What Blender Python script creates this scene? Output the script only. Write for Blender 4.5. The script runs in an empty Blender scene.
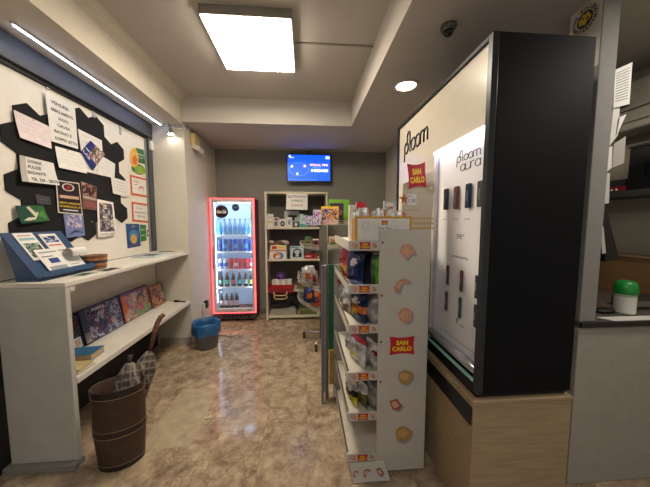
import bpy, bmesh, math, random
from mathutils import Vector, Matrix
R = random.Random(7)
S = bpy.context.scene
COL = S.collection
PI = math.pi

# ---------------------------------------------------------------- camera, world, lights, exposure
F, PITCH, YAW, CH = 265.0, math.radians(4.5), math.radians(4.3), 1.5
cd = bpy.data.cameras.new('camera'); cam = bpy.data.objects.new('camera', cd); COL.objects.link(cam)
cam.location = (0, 0, CH); cam.rotation_euler = (PI/2 - PITCH, 0, -YAW)
cd.sensor_width = 36; cd.lens = 36*F/650; cd.clip_start = .02
S.camera = cam
W = bpy.data.worlds.new('world'); S.world = W; W.use_nodes = True
W.node_tree.nodes['Background'].inputs[0].default_value = (1, .97, .93, 1)
W.node_tree.nodes['Background'].inputs[1].default_value = .28   # ambient fill added through the open rear, standing in for unseen shopfront daylight
S.view_settings.view_transform = 'Standard'; S.view_settings.look = 'None'
S.view_settings.exposure = 0.55; S.view_settings.gamma = 1.0
PANEL_E, LED_E, NEON_E, CASE_E, DOWN_W, REAR_W = 31.0, 15.0, 3.0, 3.2, 14.0, 15.0
def area(name, loc, rot, sx, sy, w, col):
    l = bpy.data.lights.new(name, 'AREA'); l.shape = 'RECTANGLE'; l.size = sx; l.size_y = sy; l.energy = w; l.color = col
    o = bpy.data.objects.new(name, l); o.location = loc; o.rotation_euler = rot; COL.objects.link(o); return o
area('rear_fill_light', (-.40, -.55, 2.84), (0, 0, 0), .6, .6, REAR_W, (1, .93, .84))     # added fill behind the camera, placed where an unseen ceiling lamp could hang
area('side_room_fill', (2.05, .80, 2.62), (0, 0, 0), .3, .3, 9, (1, .92, .82))                # added out-of-view fill to brighten the room behind the service counter

# ---------------------------------------------------------------- pixel -> point on a real plane
_f = Vector((math.sin(YAW)*math.cos(PITCH), math.cos(YAW)*math.cos(PITCH), -math.sin(PITCH)))
_r = Vector((math.cos(YAW), -math.sin(YAW), 0)); _u = _r.cross(_f)
def ray(x, y): return _f + _r*((x-325)/F) - _u*((y-243.5)/F)
def atX(x, y, v): d = ray(x, y); return Vector((0, 0, CH)) + d*(v/d.x)
def atY(x, y, v): d = ray(x, y); return Vector((0, 0, CH)) + d*(v/d.y)
def atZ(x, y, v): d = ray(x, y); return Vector((0, 0, CH)) + d*((v-CH)/d.z)

# ---------------------------------------------------------------- materials
def lin(h):
    h = h.lstrip('#'); c = [int(h[i:i+2], 16)/255 for i in (0, 2, 4)]
    return tuple(((v+.055)/1.055)**2.4 if v > .04045 else v/12.92 for v in c) + (1,)
_m = {}
def mat(hexc, rough=.6, metal=0, var=.06, vs=14, bump=0, bs=120, emit=0, coat=0, trans=0, alpha=1, name=None):
    key = name or (hexc, rough, metal, var, vs, bump, bs, emit, coat, trans, alpha)
    if key in _m: return _m[key]
    m = bpy.data.materials.new(name or 'paint_'+hexc.strip('#')); m.use_nodes = True; _m[key] = m
    nt = m.node_tree; b = nt.nodes['Principled BSDF']; c = lin(hexc)
    b.inputs['Base Color'].default_value = c; b.inputs['Roughness'].default_value = rough
    b.inputs['Metallic'].default_value = metal; b.inputs['Coat Weight'].default_value = coat
    b.inputs['Transmission Weight'].default_value = trans; b.inputs['Alpha'].default_value = alpha
    if name == 'low_sheen_black': b.inputs['Specular IOR Level'].default_value = .15
    if emit: b.inputs['Emission Color'].default_value = c; b.inputs['Emission Strength'].default_value = emit
    if var or bump:
        tc = nt.nodes.new('ShaderNodeTexCoord'); n = nt.nodes.new('ShaderNodeTexNoise'); n.inputs['Scale'].default_value = vs
        n.inputs['Detail'].default_value = 5; nt.links.new(tc.outputs['Object'], n.inputs['Vector'])
        if var and not emit:
            r = nt.nodes.new('ShaderNodeValToRGB'); r.color_ramp.elements[0].position = .3; r.color_ramp.elements[1].position = .7
            r.color_ramp.elements[0].color = tuple(v*(1-var*1.6) for v in c[:3])+(1,); r.color_ramp.elements[1].color = tuple(min(1, v*(1+var)) for v in c[:3])+(1,)
            nt.links.new(n.outputs['Fac'], r.inputs[0]); nt.links.new(r.outputs[0], b.inputs['Base Color'])
        if bump:
            n2 = nt.nodes.new('ShaderNodeTexNoise'); n2.inputs['Scale'].default_value = bs; nt.links.new(tc.outputs['Object'], n2.inputs['Vector'])
            bp = nt.nodes.new('ShaderNodeBump'); bp.inputs['Strength'].default_value = bump; bp.inputs['Distance'].default_value = .004
            nt.links.new(n2.outputs['Fac'], bp.inputs['Height']); nt.links.new(bp.outputs[0], b.inputs['Normal'])
    return m
def art(name, cols, scale=30, rough=.22):
    """busy printed artwork: patches of the given colours"""
    if name in _m: return _m[name]
    m = bpy.data.materials.new(name); m.use_nodes = True; _m[name] = m; nt = m.node_tree; b = nt.nodes['Principled BSDF']
    b.inputs['Roughness'].default_value = rough
    tc = nt.nodes.new('ShaderNodeTexCoord'); nz = nt.nodes.new('ShaderNodeTexNoise'); nz.inputs['Scale'].default_value = scale*.7
    mx = nt.nodes.new('ShaderNodeMixRGB'); mx.inputs[0].default_value = .12; nt.links.new(tc.outputs['Object'], nz.inputs['Vector'])
    nt.links.new(tc.outputs['Object'], mx.inputs[1]); nt.links.new(nz.outputs['Color'], mx.inputs[2])
    v = nt.nodes.new('ShaderNodeTexVoronoi'); v.inputs['Scale'].default_value = scale; nt.links.new(mx.outputs[0], v.inputs['Vector'])
    s = nt.nodes.new('ShaderNodeSeparateColor'); nt.links.new(v.outputs['Color'], s.inputs[0])
    r = nt.nodes.new('ShaderNodeValToRGB'); r.color_ramp.interpolation = 'CONSTANT'
    while len(r.color_ramp.elements) < len(cols): r.color_ramp.elements.new(.5)
    for i, c in enumerate(cols): r.color_ramp.elements[i].position = i/len(cols); r.color_ramp.elements[i].color = lin(c)
    nt.links.new(s.outputs[0], r.inputs[0]); nt.links.new(r.outputs[0], b.inputs['Base Color'])
    return m
def wood_mat(name, c1, c2, sc=(2, 2, 30), rough=.5):
    m = bpy.data.materials.new(name); m.use_nodes = True; nt = m.node_tree; b = nt.nodes['Principled BSDF']; b.inputs['Roughness'].default_value = rough
    tc = nt.nodes.new('ShaderNodeTexCoord'); mp = nt.nodes.new('ShaderNodeMapping'); mp.inputs['Scale'].default_value = sc
    n = nt.nodes.new('ShaderNodeTexNoise'); n.inputs['Scale'].default_value = 2.2; n.inputs['Detail'].default_value = 6
    r = nt.nodes.new('ShaderNodeValToRGB'); r.color_ramp.elements[0].color = lin(c1); r.color_ramp.elements[1].color = lin(c2)
    r.color_ramp.elements[0].position = .3; r.color_ramp.elements[1].position = .72
    nt.links.new(tc.outputs['Object'], mp.inputs[0]); nt.links.new(mp.outputs[0], n.inputs['Vector']); nt.links.new(n.outputs['Fac'], r.inputs[0]); nt.links.new(r.outputs[0], b.inputs['Base Color'])
    return m
def floor_mat():
    m = bpy.data.materials.new('breccia_marble'); m.use_nodes = True; nt = m.node_tree; N = nt.nodes; L = nt.links; b = N['Principled BSDF']
    tc = N.new('ShaderNodeTexCoord'); br = N.new('ShaderNodeTexBrick'); mp = N.new('ShaderNodeMapping')
    mp.inputs['Rotation'].default_value = (0, 0, PI/2); L.new(tc.outputs['Object'], mp.inputs[0]); L.new(mp.outputs[0], br.inputs['Vector'])
    br.inputs['Scale'].default_value = 1; br.inputs['Brick Width'].default_value = 1.3; br.inputs['Row Height'].default_value = .31
    br.inputs['Mortar Size'].default_value = .0012; br.inputs['Color1'].default_value = (.0, .0, .0, 1); br.inputs['Color2'].default_value = (1, 1, 1, 1); br.inputs['Mortar'].default_value = (.5, .5, .5, 1)
    br.inputs['Bias'].default_value = 0
    add = N.new('ShaderNodeVectorMath'); add.operation = 'MULTIPLY_ADD'; add.inputs[1].default_value = (7, 5, 3); L.new(br.outputs['Color'], add.inputs[0]); L.new(tc.outputs['Object'], add.inputs[2])
    nz = N.new('ShaderNodeTexNoise'); nz.inputs['Scale'].default_value = 5; nz.inputs['Detail'].default_value = 8; L.new(add.outputs[0], nz.inputs['Vector'])
    w = N.new('ShaderNodeVectorMath'); w.operation = 'MULTIPLY_ADD'; w.inputs[1].default_value = (.28, .28, .28); L.new(nz.outputs['Color'], w.inputs[0]); L.new(add.outputs[0], w.inputs[2])
    v = N.new('ShaderNodeTexVoronoi'); v.feature = 'DISTANCE_TO_EDGE'; v.inputs['Scale'].default_value = 11; L.new(w.outputs[0], v.inputs['Vector'])
    vr = N.new('ShaderNodeValToRGB'); vr.color_ramp.elements[0].position = .0; vr.color_ramp.elements[0].color = (1, 1, 1, 1); vr.color_ramp.elements[1].position = .07; vr.color_ramp.elements[1].color = (0, 0, 0, 1); L.new(v.outputs['Distance'], vr.inputs[0])
    n2 = N.new('ShaderNodeTexNoise'); n2.inputs['Scale'].default_value = 8.5; n2.inputs['Detail'].default_value = 10; n2.inputs['Roughness'].default_value = .72; n2.inputs['Distortion'].default_value = .15; L.new(add.outputs[0], n2.inputs['Vector'])
    cr = N.new('ShaderNodeValToRGB'); e = cr.color_ramp.elements; e[0].position = .33; e[0].color = lin('705e4a'); e[1].position = .66; e[1].color = lin('bfae93')
    x = e.new(.45); x.color = lin('93806a'); x = e.new(.55); x.color = lin('a8957b'); L.new(n2.outputs['Fac'], cr.inputs[0])
    mk = N.new('ShaderNodeMath'); mk.operation = 'MULTIPLY'; L.new(vr.outputs[0], mk.inputs[0])
    n3 = N.new('ShaderNodeTexNoise'); n3.inputs['Scale'].default_value = 4.5; L.new(add.outputs[0], n3.inputs['Vector'])
    n3r = N.new('ShaderNodeMapRange'); n3r.inputs[1].default_value = .42; n3r.inputs[2].default_value = .62; n3r.inputs[4].default_value = .62; L.new(n3.outputs['Fac'], n3r.inputs[0]); L.new(n3r.outputs[0], mk.inputs[1])
    mx = N.new('ShaderNodeMixRGB'); mx.inputs[2].default_value = lin('66523f'); L.new(mk.outputs[0], mx.inputs[0]); L.new(cr.outputs[0], mx.inputs[1])
    m2 = N.new('ShaderNodeMixRGB'); m2.blend_type = 'MULTIPLY'; m2.inputs[2].default_value = (.62, .58, .52, 1); mf = N.new('ShaderNodeMath'); mf.operation = 'MULTIPLY'; mf.inputs[1].default_value = .55
    L.new(br.outputs['Fac'], mf.inputs[0]); L.new(mf.outputs[0], m2.inputs[0]); L.new(mx.outputs[0], m2.inputs[1])
    tone = N.new('ShaderNodeMapRange'); tone.inputs[3].default_value = .93; tone.inputs[4].default_value = 1.06; L.new(br.outputs['Color'], tone.inputs[0])
    m3 = N.new('ShaderNodeVectorMath'); m3.operation = 'SCALE'; L.new(m2.outputs[0], m3.inputs[0]); L.new(tone.outputs[0], m3.inputs['Scale'])
    L.new(m3.outputs[0], b.inputs['Base Color'])
    rr = N.new('ShaderNodeMapRange'); rr.inputs[3].default_value = .06; rr.inputs[4].default_value = .18; L.new(n2.outputs['Fac'], rr.inputs[0]); L.new(rr.outputs[0], b.inputs['Roughness'])
    return m
WHITE = mat('e4e0d8', .5, var=.03); PAPER = mat('dcdad4', .7, var=.03, vs=30); PINKP = mat('dccfcf', .7, var=.05, vs=30)
INK = mat('24222a', .8, var=0); BLACK = mat('141415', .5, var=.1); WALLW = mat('c6c0b2', .8, var=.02, bump=.15, bs=260)
CEIL = mat('bab5ac', .85, var=.02, vs=3); GREYW = mat('86837b', .85, var=.03, vs=3, bump=.1, bs=200)
PLW = mat('cfc9ba', .45, var=.02); CHROME = mat('c8c8c8', .22, 1, var=0); DARKM = mat('2c2d30', .4, .3, var=.05)
RED = mat('b3151c', .5, var=.02); YEL = mat('e6c21e', .5, var=0); BLUE = mat('22387c', .4, var=.05); GREEN = mat('1f7a41', .5, var=.04)

# ---------------------------------------------------------------- mesh builder
_txt = {}
def text_mesh(s, bold=0):
    if (s, bold) in _txt: return _txt[(s, bold)]
    c = bpy.data.curves.new('t', 'FONT'); c.body = s; c.resolution_u = 3; c.offset = bold; o = bpy.data.objects.new('t', c); COL.objects.link(o)
    dg = bpy.context.evaluated_depsgraph_get(); me = o.evaluated_get(dg).to_mesh()
    vs = [(v.co.x, v.co.y) for v in me.vertices]; fs = [tuple(p.vertices) for p in me.polygons]
    bpy.data.objects.remove(o); bpy.data.curves.remove(c)
    if vs:
        x0 = min(v[0] for v in vs); x1 = max(v[0] for v in vs); y0 = min(v[1] for v in vs); y1 = max(v[1] for v in vs)
        vs = [((x-x0)/(x1-x0), (y-y0)/(y1-y0)) for x, y in vs]; asp = (x1-x0)/(y1-y0)
    else: asp = 1
    _txt[(s, bold)] = (vs, fs, asp); return _txt[(s, bold)]
class MB:
    def __init__(s): s.v = []; s.f = []; s.mi = []; s.ms = []; s.sm = []
    def _m(s, m):
        if m not in s.ms: s.ms.append(m)
        return s.ms.index(m)
    def add(s, vs, fs, m, smooth=False):
        n = len(s.v); s.v += [Vector(v) for v in vs]; k = s._m(m)
        for f in fs: s.f.append(tuple(n+i for i in f)); s.mi.append(k); s.sm.append(smooth)
        return s
    def box(s, x0, x1, y0, y1, z0, z1, m):
        x0, x1 = sorted((x0, x1)); y0, y1 = sorted((y0, y1)); z0, z1 = sorted((z0, z1))
        return s.add([(x0,y0,z0),(x1,y0,z0),(x1,y1,z0),(x0,y1,z0),(x0,y0,z1),(x1,y0,z1),(x1,y1,z1),(x0,y1,z1)],
                     [(0,3,2,1),(4,5,6,7),(0,1,5,4),(1,2,6,5),(2,3,7,6),(3,0,4,7)], m)
    def obox(s, c, ux, uy, uz, m):      # oriented box: centre and three half vectors
        c, ux, uy, uz = map(Vector, (c, ux, uy, uz)); vs = []
        for k in (-1, 1):
            for a, b in ((-1,-1),(1,-1),(1,1),(-1,1)): vs.append(c+ux*a+uy*b+uz*k)
        fl = ux.cross(uy).dot(uz) < 0
        fs = [(0,3,2,1),(4,5,6,7),(0,1,5,4),(1,2,6,5),(2,3,7,6),(3,0,4,7)]
        return s.add(vs, [tuple(reversed(f)) for f in fs] if fl else fs, m)
    def slab(s, pts, d, m):             # polygon extruded by vector d
        pts = [Vector(p) for p in pts]; d = Vector(d); n = len(pts)
        nr = sum(((pts[i]-pts[0]).cross(pts[(i+1) % n]-pts[0]) for i in range(n)), Vector())
        if nr.dot(d) > 0: pts = pts[::-1]
        fs = [tuple(range(n)), tuple(reversed(range(n, 2*n)))]+[(i, i+n, (i+1) % n+n, (i+1) % n) for i in range(n)]
        return s.add(pts+[p+d for p in pts], fs, m)
    def tube(s, pts, r, m, n=8, closed=False):
        pts = [Vector(p) for p in pts]; rs = r if isinstance(r, (list, tuple)) else [r]*len(pts); vs = []; fs = []; N = len(pts); pu = None
        for i, p in enumerate(pts):
            if closed: t = pts[(i+1) % N]-pts[i-1]
            else: t = pts[min(i+1, N-1)]-pts[max(i-1, 0)]
            t = t.normalized() if t.length > 1e-9 else Vector((0, 0, 1))
            if pu is None: a = Vector((0, 0, 1)) if abs(t.z) < .9 else Vector((1, 0, 0)); pu = a.cross(t).normalized()
            u = (pu-t*pu.dot(t)).normalized(); pu = u; w = t.cross(u)
            for k in range(n): a = 2*PI*k/n; vs.append(p+(u*math.cos(a)+w*math.sin(a))*rs[i])
        for i in range(N if closed else N-1):
            j = (i+1) % N
            for k in range(n): fs.append((i*n+k, i*n+(k+1) % n, j*n+(k+1) % n, j*n+k))
        if not closed: fs += [tuple(reversed(range(n))), tuple(range((N-1)*n, N*n))]
        return s.add(vs, fs, m, n > 5)
    def lathe(s, c, prof, m, n=20, sx=1, sy=1, rot=0, axis='z', caps=True, smooth=True):
        c = Vector(c); vs = []; fs = []
        for r, z in prof:
            for k in range(n):
                a = 2*PI*k/n; x, y = r*sx*math.cos(a), r*sy*math.sin(a); x, y = x*math.cos(rot)-y*math.sin(rot), x*math.sin(rot)+y*math.cos(rot)
                vs.append(c+(Vector((x, y, z)) if axis == 'z' else Vector((z, x, y)) if axis == 'x' else Vector((y, z, x))))
        for i in range(len(prof)-1):
            for k in range(n): fs.append((i*n+k, i*n+(k+1) % n, (i+1)*n+(k+1) % n, (i+1)*n+k))
        if caps: fs += [tuple(reversed(range(n))), tuple(range((len(prof)-1)*n, len(prof)*n))]
        return s.add(vs, fs, m, smooth)
    def ball(s, c, r, m, sx=1, sy=1, sz=1, n=12):
        return s.lathe(c, [(r*max(.02, math.sin(PI*i/n)), -r*sz*math.cos(PI*i/n)) for i in range(n+1)], m, 14, sx, sy)
    def text(s, t, c, u, v, h, m, w=None, bold=0, shear=0):     # centred at c, unit vectors u (reading) and v (up), cap height h
        vs, fs, asp = text_mesh(t, bold); u = Vector(u).normalized(); v = Vector(v).normalized(); w = w or asp*h; c = Vector(c)
        return s.add([c+u*((x-.5)*w+shear*(y-.5)*h)+v*((y-.5)*h) for x, y in vs], fs, m)
    def build(s, name, parent=None, bevel=0, seg=2, org=None, label=None):
        me = bpy.data.meshes.new(name); o = bpy.data.objects.new(name, me)
        if parent is not None:
            q = parent; off = Vector(q.location)
            while q.parent: q = q.parent; off += Vector(q.location)
            loc = Vector((0, 0, 0))
        else:
            if org is None:
                a = [min(p[i] for p in s.v) for i in range(3)]; b = [max(p[i] for p in s.v) for i in range(3)]
                org = ((a[0]+b[0])/2, (a[1]+b[1])/2, a[2])
            off = Vector(org); loc = off
        me.from_pydata([tuple(p-off) for p in s.v], [], s.f)
        for m in s.ms: me.materials.append(m)
        for p, k, q in zip(me.polygons, s.mi, s.sm): p.material_index = k; p.use_smooth = q
        me.update(); o.location = loc; COL.objects.link(o)
        if parent is not None: o.parent = parent
        if bevel:
            b = o.modifiers.new('bevel', 'BEVEL'); b.width = bevel; b.segments = seg; b.limit_method = 'ANGLE'; b.angle_limit = math.radians(50)
        if label: o['label'] = label
        return o
def tag(o, label, cat, group=None, kind=None):
    o['label'] = label; o['category'] = cat
    if group: o['group'] = group
    if kind: o['kind'] = kind
    return o
def thing(name, label, cat, loc, group=None, rz=0):
    o = bpy.data.objects.new(name, None); o.empty_display_size = .1; o.location = loc; o.rotation_euler = (0, 0, rz); COL.objects.link(o)
    return tag(o, label, cat, group)
def struct(o): o['kind'] = 'structure'; return o
def copy_tree(o, parent=None):
    c = o.copy(); COL.objects.link(c)
    if parent is not None: c.parent = parent
    for ch in [k for k in S.objects if k.parent == o]: copy_tree(ch, c)
    return c
UY, UZ, UX = Vector((0, 1, 0)), Vector((0, 0, 1)), Vector((1, 0, 0))

# ================================================================= STRUCTURE
XW, XB, YB, ZC, ZS, XS, YS = -1.40, -1.80, 4.38, 2.93, 2.65, .56, 3.24
XR = 2.54
fl = MB().box(-2.0, XR+.1, -1.8, YB+.1, -.1, 0, floor_mat())
fl.box(-1.115, -.785, 1.73, 2.375, -.01, .0012, mat('a99a80', .16, var=.12, vs=16))
struct(fl.build('floor'))
c = MB().box(XW, XS, -1.8, YS, ZC, ZC+.1, CEIL)
struct(c.build('ceiling'))
c = MB().box(XS, XR+.1, -1.8, YB+.1, ZS, ZC+.1, CEIL).box(XW, XS, YS, YB+.1, ZS, ZC+.1, CEIL)
struct(c.build('ceiling_soffit'))
struct(MB().box(-2.0, XR+.1, YB, YB+.1, 0, ZC+.1, GREYW).build('wall_back'))
w = MB().box(-2.0, XB-.012, -1.8, 3.3, 0, ZC+.1, mat('24221f', .6, var=.05))
struct(w.build('wall_left'))
w = MB().box(-2.0, XW, 3.3, YB, 0, ZS, WALLW); struct(w.build('wall_pilaster', bevel=.006))
w = MB(); # lintel with a coved top
pr = [(-2.0, 2.63), (XW, 2.63), (XW, 2.80)]+[(XW+.07*(1-math.cos(a)), 2.80+.13*math.sin(a)) for a in (.3, .6, .9, 1.2, 1.5707)]+[(-2.0, 2.93)]
w.slab([(x, -1.8, z) for x, z in pr], (0, 1.8+YS+.06, 0), mat('c9c1b0', .8, var=.02)); w.box(-2.0, XW, YS, YB, ZS, ZC, WALLW)
struct(w.build('wall_lintel'))
struct(MB().box(1.34, 1.47, 2.31, YB, 0, ZS, WALLW).build('wall_partition'))
struct(MB().box(1.49, 1.585, 1.30, 1.475, .96, ZS, mat('8b8985', .8, var=.03, bump=.2, bs=150)).build('wall_pillar', bevel=.004))
struct(MB().box(1.49, 2.388, 1.30, 1.42, 0, .925, mat('a29c92', .85, var=.03, bump=.5, bs=90)).build('wall_counter', bevel=.004))
struct(MB().box(XR, XR+.1, -1.8, YB, 0, ZC, mat('b9b1a0', .8, var=.02)).build('wall_right'))
struct(MB().box(-.07, .56, 2.228, 2.242, 2.921, ZC, mat('8f887c', .7)).build('trim_1'))
# corner guard and skirting at pilaster
struct(MB().box(XW, XW+.012, 4.05, YB, 0, .07, mat('8a8478', .6)).box(XW-.38, XW, 3.288, 3.3, 0, .09, mat('9c968a', .6)).build('baseboard_left'))
struct(MB().box(XW+.0005, 1.34, YB-.012, YB, 0, .07, mat('6e6a60', .6)).build('baseboard_back'))

# ================================================================= NOTICE BOARD WALL (left)
t = thing('notice_board', 'white notice panel in a grey metal frame on the left wall above the long shelf', 'notice board', (XB, 2.3, 1.15))
MB().box(XB-.011, XB, .2, 3.20, 1.155, 2.45, mat('e0dbcf', .55, var=.02)).build('panel', t)
h = MB().box(XB-.011, XB+.045, .2, 3.298, 2.47, 2.628, mat('45474a', .5, .1, var=.04)).box(XB-.011, XB+.02, .2, 3.25, 2.445, 2.47, BLACK)
h.build('header_rail', t, bevel=.003)
MB().box(XB-.011, XB+.035, 3.225, 3.298, 1.155, 2.47, mat('4c4f50', .5, .2)).build('side_rail', t, bevel=.002)
MB().box(XB-.011, XB+.012, 3.20, 3.225, 1.155, 2.445, mat('9fa3a0', .4, .5)).build('edge_strip', t)
for px, py in ((48, 83), (94, 112), (121, 130)):
    p = atX(px, py, XB+.01)
    MB().box(XB, XB+.012, p.y-.012, p.y+.012, p.z-.045, p.z+.04, mat('b9bbbc', .4, .4)).build('clip', t, bevel=.002)
MB().box(XB+.035, XB+.06, 3.24, 3.285, 2.33, 2.43, mat('d5d5d2', .4)).build('hinge', t, bevel=.003)
# honeycomb pin board: tiles joined in one dark board
K = 1.8/1.75
hb = MB(); felt = mat('121214', .95, var=.15, vs=60, bump=.4, bs=500)
rows = [(2.297, [2.273, 2.435]), (2.156, [1.868+.162*i for i in range(6)]), (2.015, [1.787+.162*i for i in range(6)]), (1.874, [1.868+.162*i for i in range(6)]),
        (1.733, [1.787+.162*i for i in range(6)]), (1.592, [1.868+.162*i for i in range(6)]), (1.451, [1.787, 1.949, 2.111, 2.273])]
for z, ys in rows:
    for y in ys:
        cy, cz = y*K, 1.5+(z-1.5)*K; s_ = .094*K
        hb.slab([(XB+.0005, cy+s_*math.cos(PI/2+k*PI/3), cz+s_*math.sin(PI/2+k*PI/3)) for k in range(6)], (.009, 0, 0), felt)
tag(hb.build('pinboard'), 'black felt honeycomb-edged pinboard fixed on the white notice panel', 'pinboard')

def poster(name, label, px, layer, base, deco=(), cat='paper', curl=0, group=None, thick=.0012, plane=None):
    X = (XB+.010+.004*layer) if plane is None else plane
    P = [atX(x, y, X) for x, y in px]      # TL, TR, BR, BL
    def uv(u, v, off=0):
        a = P[0]*(1-u)+P[1]*u; b = P[3]*(1-u)+P[2]*u; q = b*(1-v)+a*v
        return q+Vector((thick+off+curl*(1-v)**2, 0, 0))
    m = MB(); n = 6; vs = []
    for k in (0, 1):
        for j in range(n+1):
            for i in range(n+1): q = uv(i/n, j/n); vs.append(q-(Vector((thick, 0, 0)) if k == 0 else Vector()))
    fs = []; st = (n+1)**2
    for j in range(n):
        for i in range(n):
            a = j*(n+1)+i; fs.append((a+st, a+1+st, a+n+2+st, a+n+1+st)); fs.append((a, a+n+1, a+n+2, a+1))
    for i in range(n):
        fs.append((i, i+1, i+1+st, i+st)); a = n*(n+1)+i; fs.append((a+1, a, a+st, a+1+st))
        a = i*(n+1); b = a+n+1; fs.append((b, a, a+st, b+st)); a += n; b += n; fs.append((a, b, b+st, a+st))
    m.add(vs, fs, base)
    o = .0005
    for d in deco:
        o += .00015
        if d[0] == 'r':
            _, u0, v0, u1, v1, mm = d; k = 4
            m.add([uv(u0+(u1-u0)*i/k, v0+(v1-v0)*j/k, o) for j in range(k+1) for i in range(k+1)], [(j*(k+1)+i, j*(k+1)+i+1, (j+1)*(k+1)+i+1, (j+1)*(k+1)+i) for j in range(k) for i in range(k)], mm)
        elif d[0] == 'e':
            _, u, v, ru, rv, mm = d; m.add([uv(u+ru*math.cos(a*PI/10), v+rv*math.sin(a*PI/10), o) for a in range(20)], [tuple(range(20))], mm)
        elif d[0] == 'p':
            m.add([uv(a, b, o) for a, b in d[1]], [tuple(range(len(d[1])))], d[2])
        elif d[0] == 't':
            _, u, v, wd, hh, s_, mm = d[:7]; vv, ff, _a = text_mesh(s_, d[7] if len(d) > 7 else 0)
            m.add([uv(u+(x-.5)*wd, v+(y-.5)*hh, o) for x, y in vv], ff, mm)
    c = sum(P, Vector())/4
    return tag(m.build(name, org=(X, c.y, c.z)), label, cat, group)
LINE = mat('6d6a70', .8, var=0); FAINT = mat('b9a8ae', .8, var=0)
def lines(v1, v0, n, m=LINE, u0=.12, u1=.88, t=.012): return [('r', u0, v, u1-.15*R.random(), v+t, m) for v in [v1+(v0-v1)*i/(n-1) for i in range(n)]]
poster('paper_sheet', 'pinkish blank sheet pinned at the upper left of the black pinboard', [(13.2,109.6),(50.1,126.9),(49.8,148.7),(18.1,137.5)], 2, PINKP, [('e', .5, .95, .02, .03, RED)]+lines(.8, .3, 4, FAINT), curl=.012)
poster('handwritten_notice', 'tall white handwritten notice headed VENDESI on the pinboard', [(44.6,91.4),(74.7,107.5),(78,149),(51,141)], 3, PAPER,
  [('t', .45, .86, .62, .075, 'VENDESI:', INK, .03), ('t', .5, .70, .78, .07, 'ABBIGLIAMENTO', INK, .03), ('t', .52, .55, .36, .065, 'NUOVO', INK, .03), ('t', .5, .40, .46, .065, 'CAUSA', INK, .03), ('t', .46, .25, .62, .065, 'BAGNO E', INK, .03), ('t', .55, .10, .80, .065, 'DOPPIO LETTO', INK, .03)])
poster('folded_notice', 'folded handwritten card reading BADANTE with a phone number, on the pinboard left', [(19.7,155),(53.4,163.2),(56.7,185.3),(18.9,181.2)], 3, PAPER,
  [('r', 0, 0, .15, 1, mat('b4b0a8', .8)), ('t', .4, .84, .40, .13, 'DONNA', INK, .03), ('t', .38, .62, .36, .13, 'PULIZIE', INK, .03), ('t', .42, .40, .50, .13, 'BADANTE', INK, .03), ('t', .6, .13, .74, .14, 'TEL 329 - 28570', INK, .03)], curl=.02)
poster('paper_sheet', 'white sheet with a red pin, below the tall handwritten notice', [(55,146),(83.6,154),(85.4,173.5),(57.4,167.6)], 2, PAPER, [('e', .4, .95, .025, .04, RED)]+lines(.8, .3, 4, mat('b5b5b5', .8, var=0)), curl=.012)
poster('paper_sheet', 'white sheet showing behind the tilted blue flyer', [(77.7,128.7),(101.7,140.5),(104,176),(84,171)], 1, PAPER, lines(.9, .1, 6, mat('b5b5b5', .8, var=0)))
poster('flyer', 'blue flyer with a green and pink photo, pinned tilted on the pinboard', [(90.4,140.5),(104.9,154),(92.7,170.7),(80.5,151.8)], 4, mat('26326e', .35),
  [('r', .35, .3, 1, 1, art('flyer_photo', ['5d7a45', 'c98a92', '44503a', 'd9cfc4', '7f4a5c'], 60)), ('t', .3, .2, .5, .12, 'LAB', WHITE, .02), ('r', .05, .42, .3, .46, WHITE)])
poster('paper_sheet', 'white sheet tucked right of the tilted blue flyer', [(100.3,155),(115,164),(114.4,178.4),(97,174)], 3, PAPER, lines(.8, .2, 4, mat('b0b0b0', .8, var=0)))
poster('typed_notice', 'small white typed notice at the right edge of the pinboard', [(110.7,176.6),(128,182),(128,197.3),(113,193.3)], 3, PAPER, lines(.8, .25, 4))
poster('event_poster', 'black poster with yellow lettering and a round red emblem', [(55.6,179.8),(79,183),(82.7,215),(57.9,212.8)], 3, mat('d8d0c0', .5),
  [('r', .04, .03, .96, .97, mat('1c1414', .4)), ('e', .48, .82, .26, .12, mat('c9c0ae', .5)), ('e', .48, .82, .2, .09, mat('3a1512', .5)), ('e', .48, .82, .09, .05, RED), ('r', .1, .47, .9, .56, mat('caa27e', .5)),
   ('t', .5, .33, .86, .06, 'SERATA MUSICALE', YEL, .02), ('t', .5, .22, .86, .06, 'DOMENICA 29', YEL, .02), ('r', .2, .10, .8, .13, WHITE)])
poster('photo_poster', 'brown sepia photo poster right of the black and yellow poster', [(80.5,181),(96.3,186.6),(97,210.5),(82.9,209)], 2, mat('6d4a3e', .4),
  [('r', .05, .55, .95, .97, art('sepia', ['3d2a26', '8d6a58', 'c9ab95', '55342f'], 45)), ('r', .05, .40, .95, .5, mat('a58a78', .5)), ('r', .1, .1, .9, .3, mat('8d4d48', .5)), ('t', .5, .45, .8, .05, 'TEATRO', WHITE)])
poster('photo_poster', 'white-bordered dark photo poster low on the right of the pinboard', [(97,199),(113,202.4),(116.8,235.4),(98,237)], 3, mat('e6e2da', .5),
  [('r', .1, .13, .9, .93, art('night_photo', ['3a3a48', '8c8474', '5c4c40', 'cfc6a8', '2a2a34'], 40)), ('t', .5, .06, .8, .05, 'CASTELLO 2023', INK)])
poster('business_card', 'small dark grey card above the dove picture', [(35,194),(49.7,197),(51,204.8),(37.5,203.9)], 2, mat('3f4144', .5), [('r', .2, .5, .8, .56, LINE), ('e', .55, .9, .04, .06, RED)], cat='card')
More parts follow.
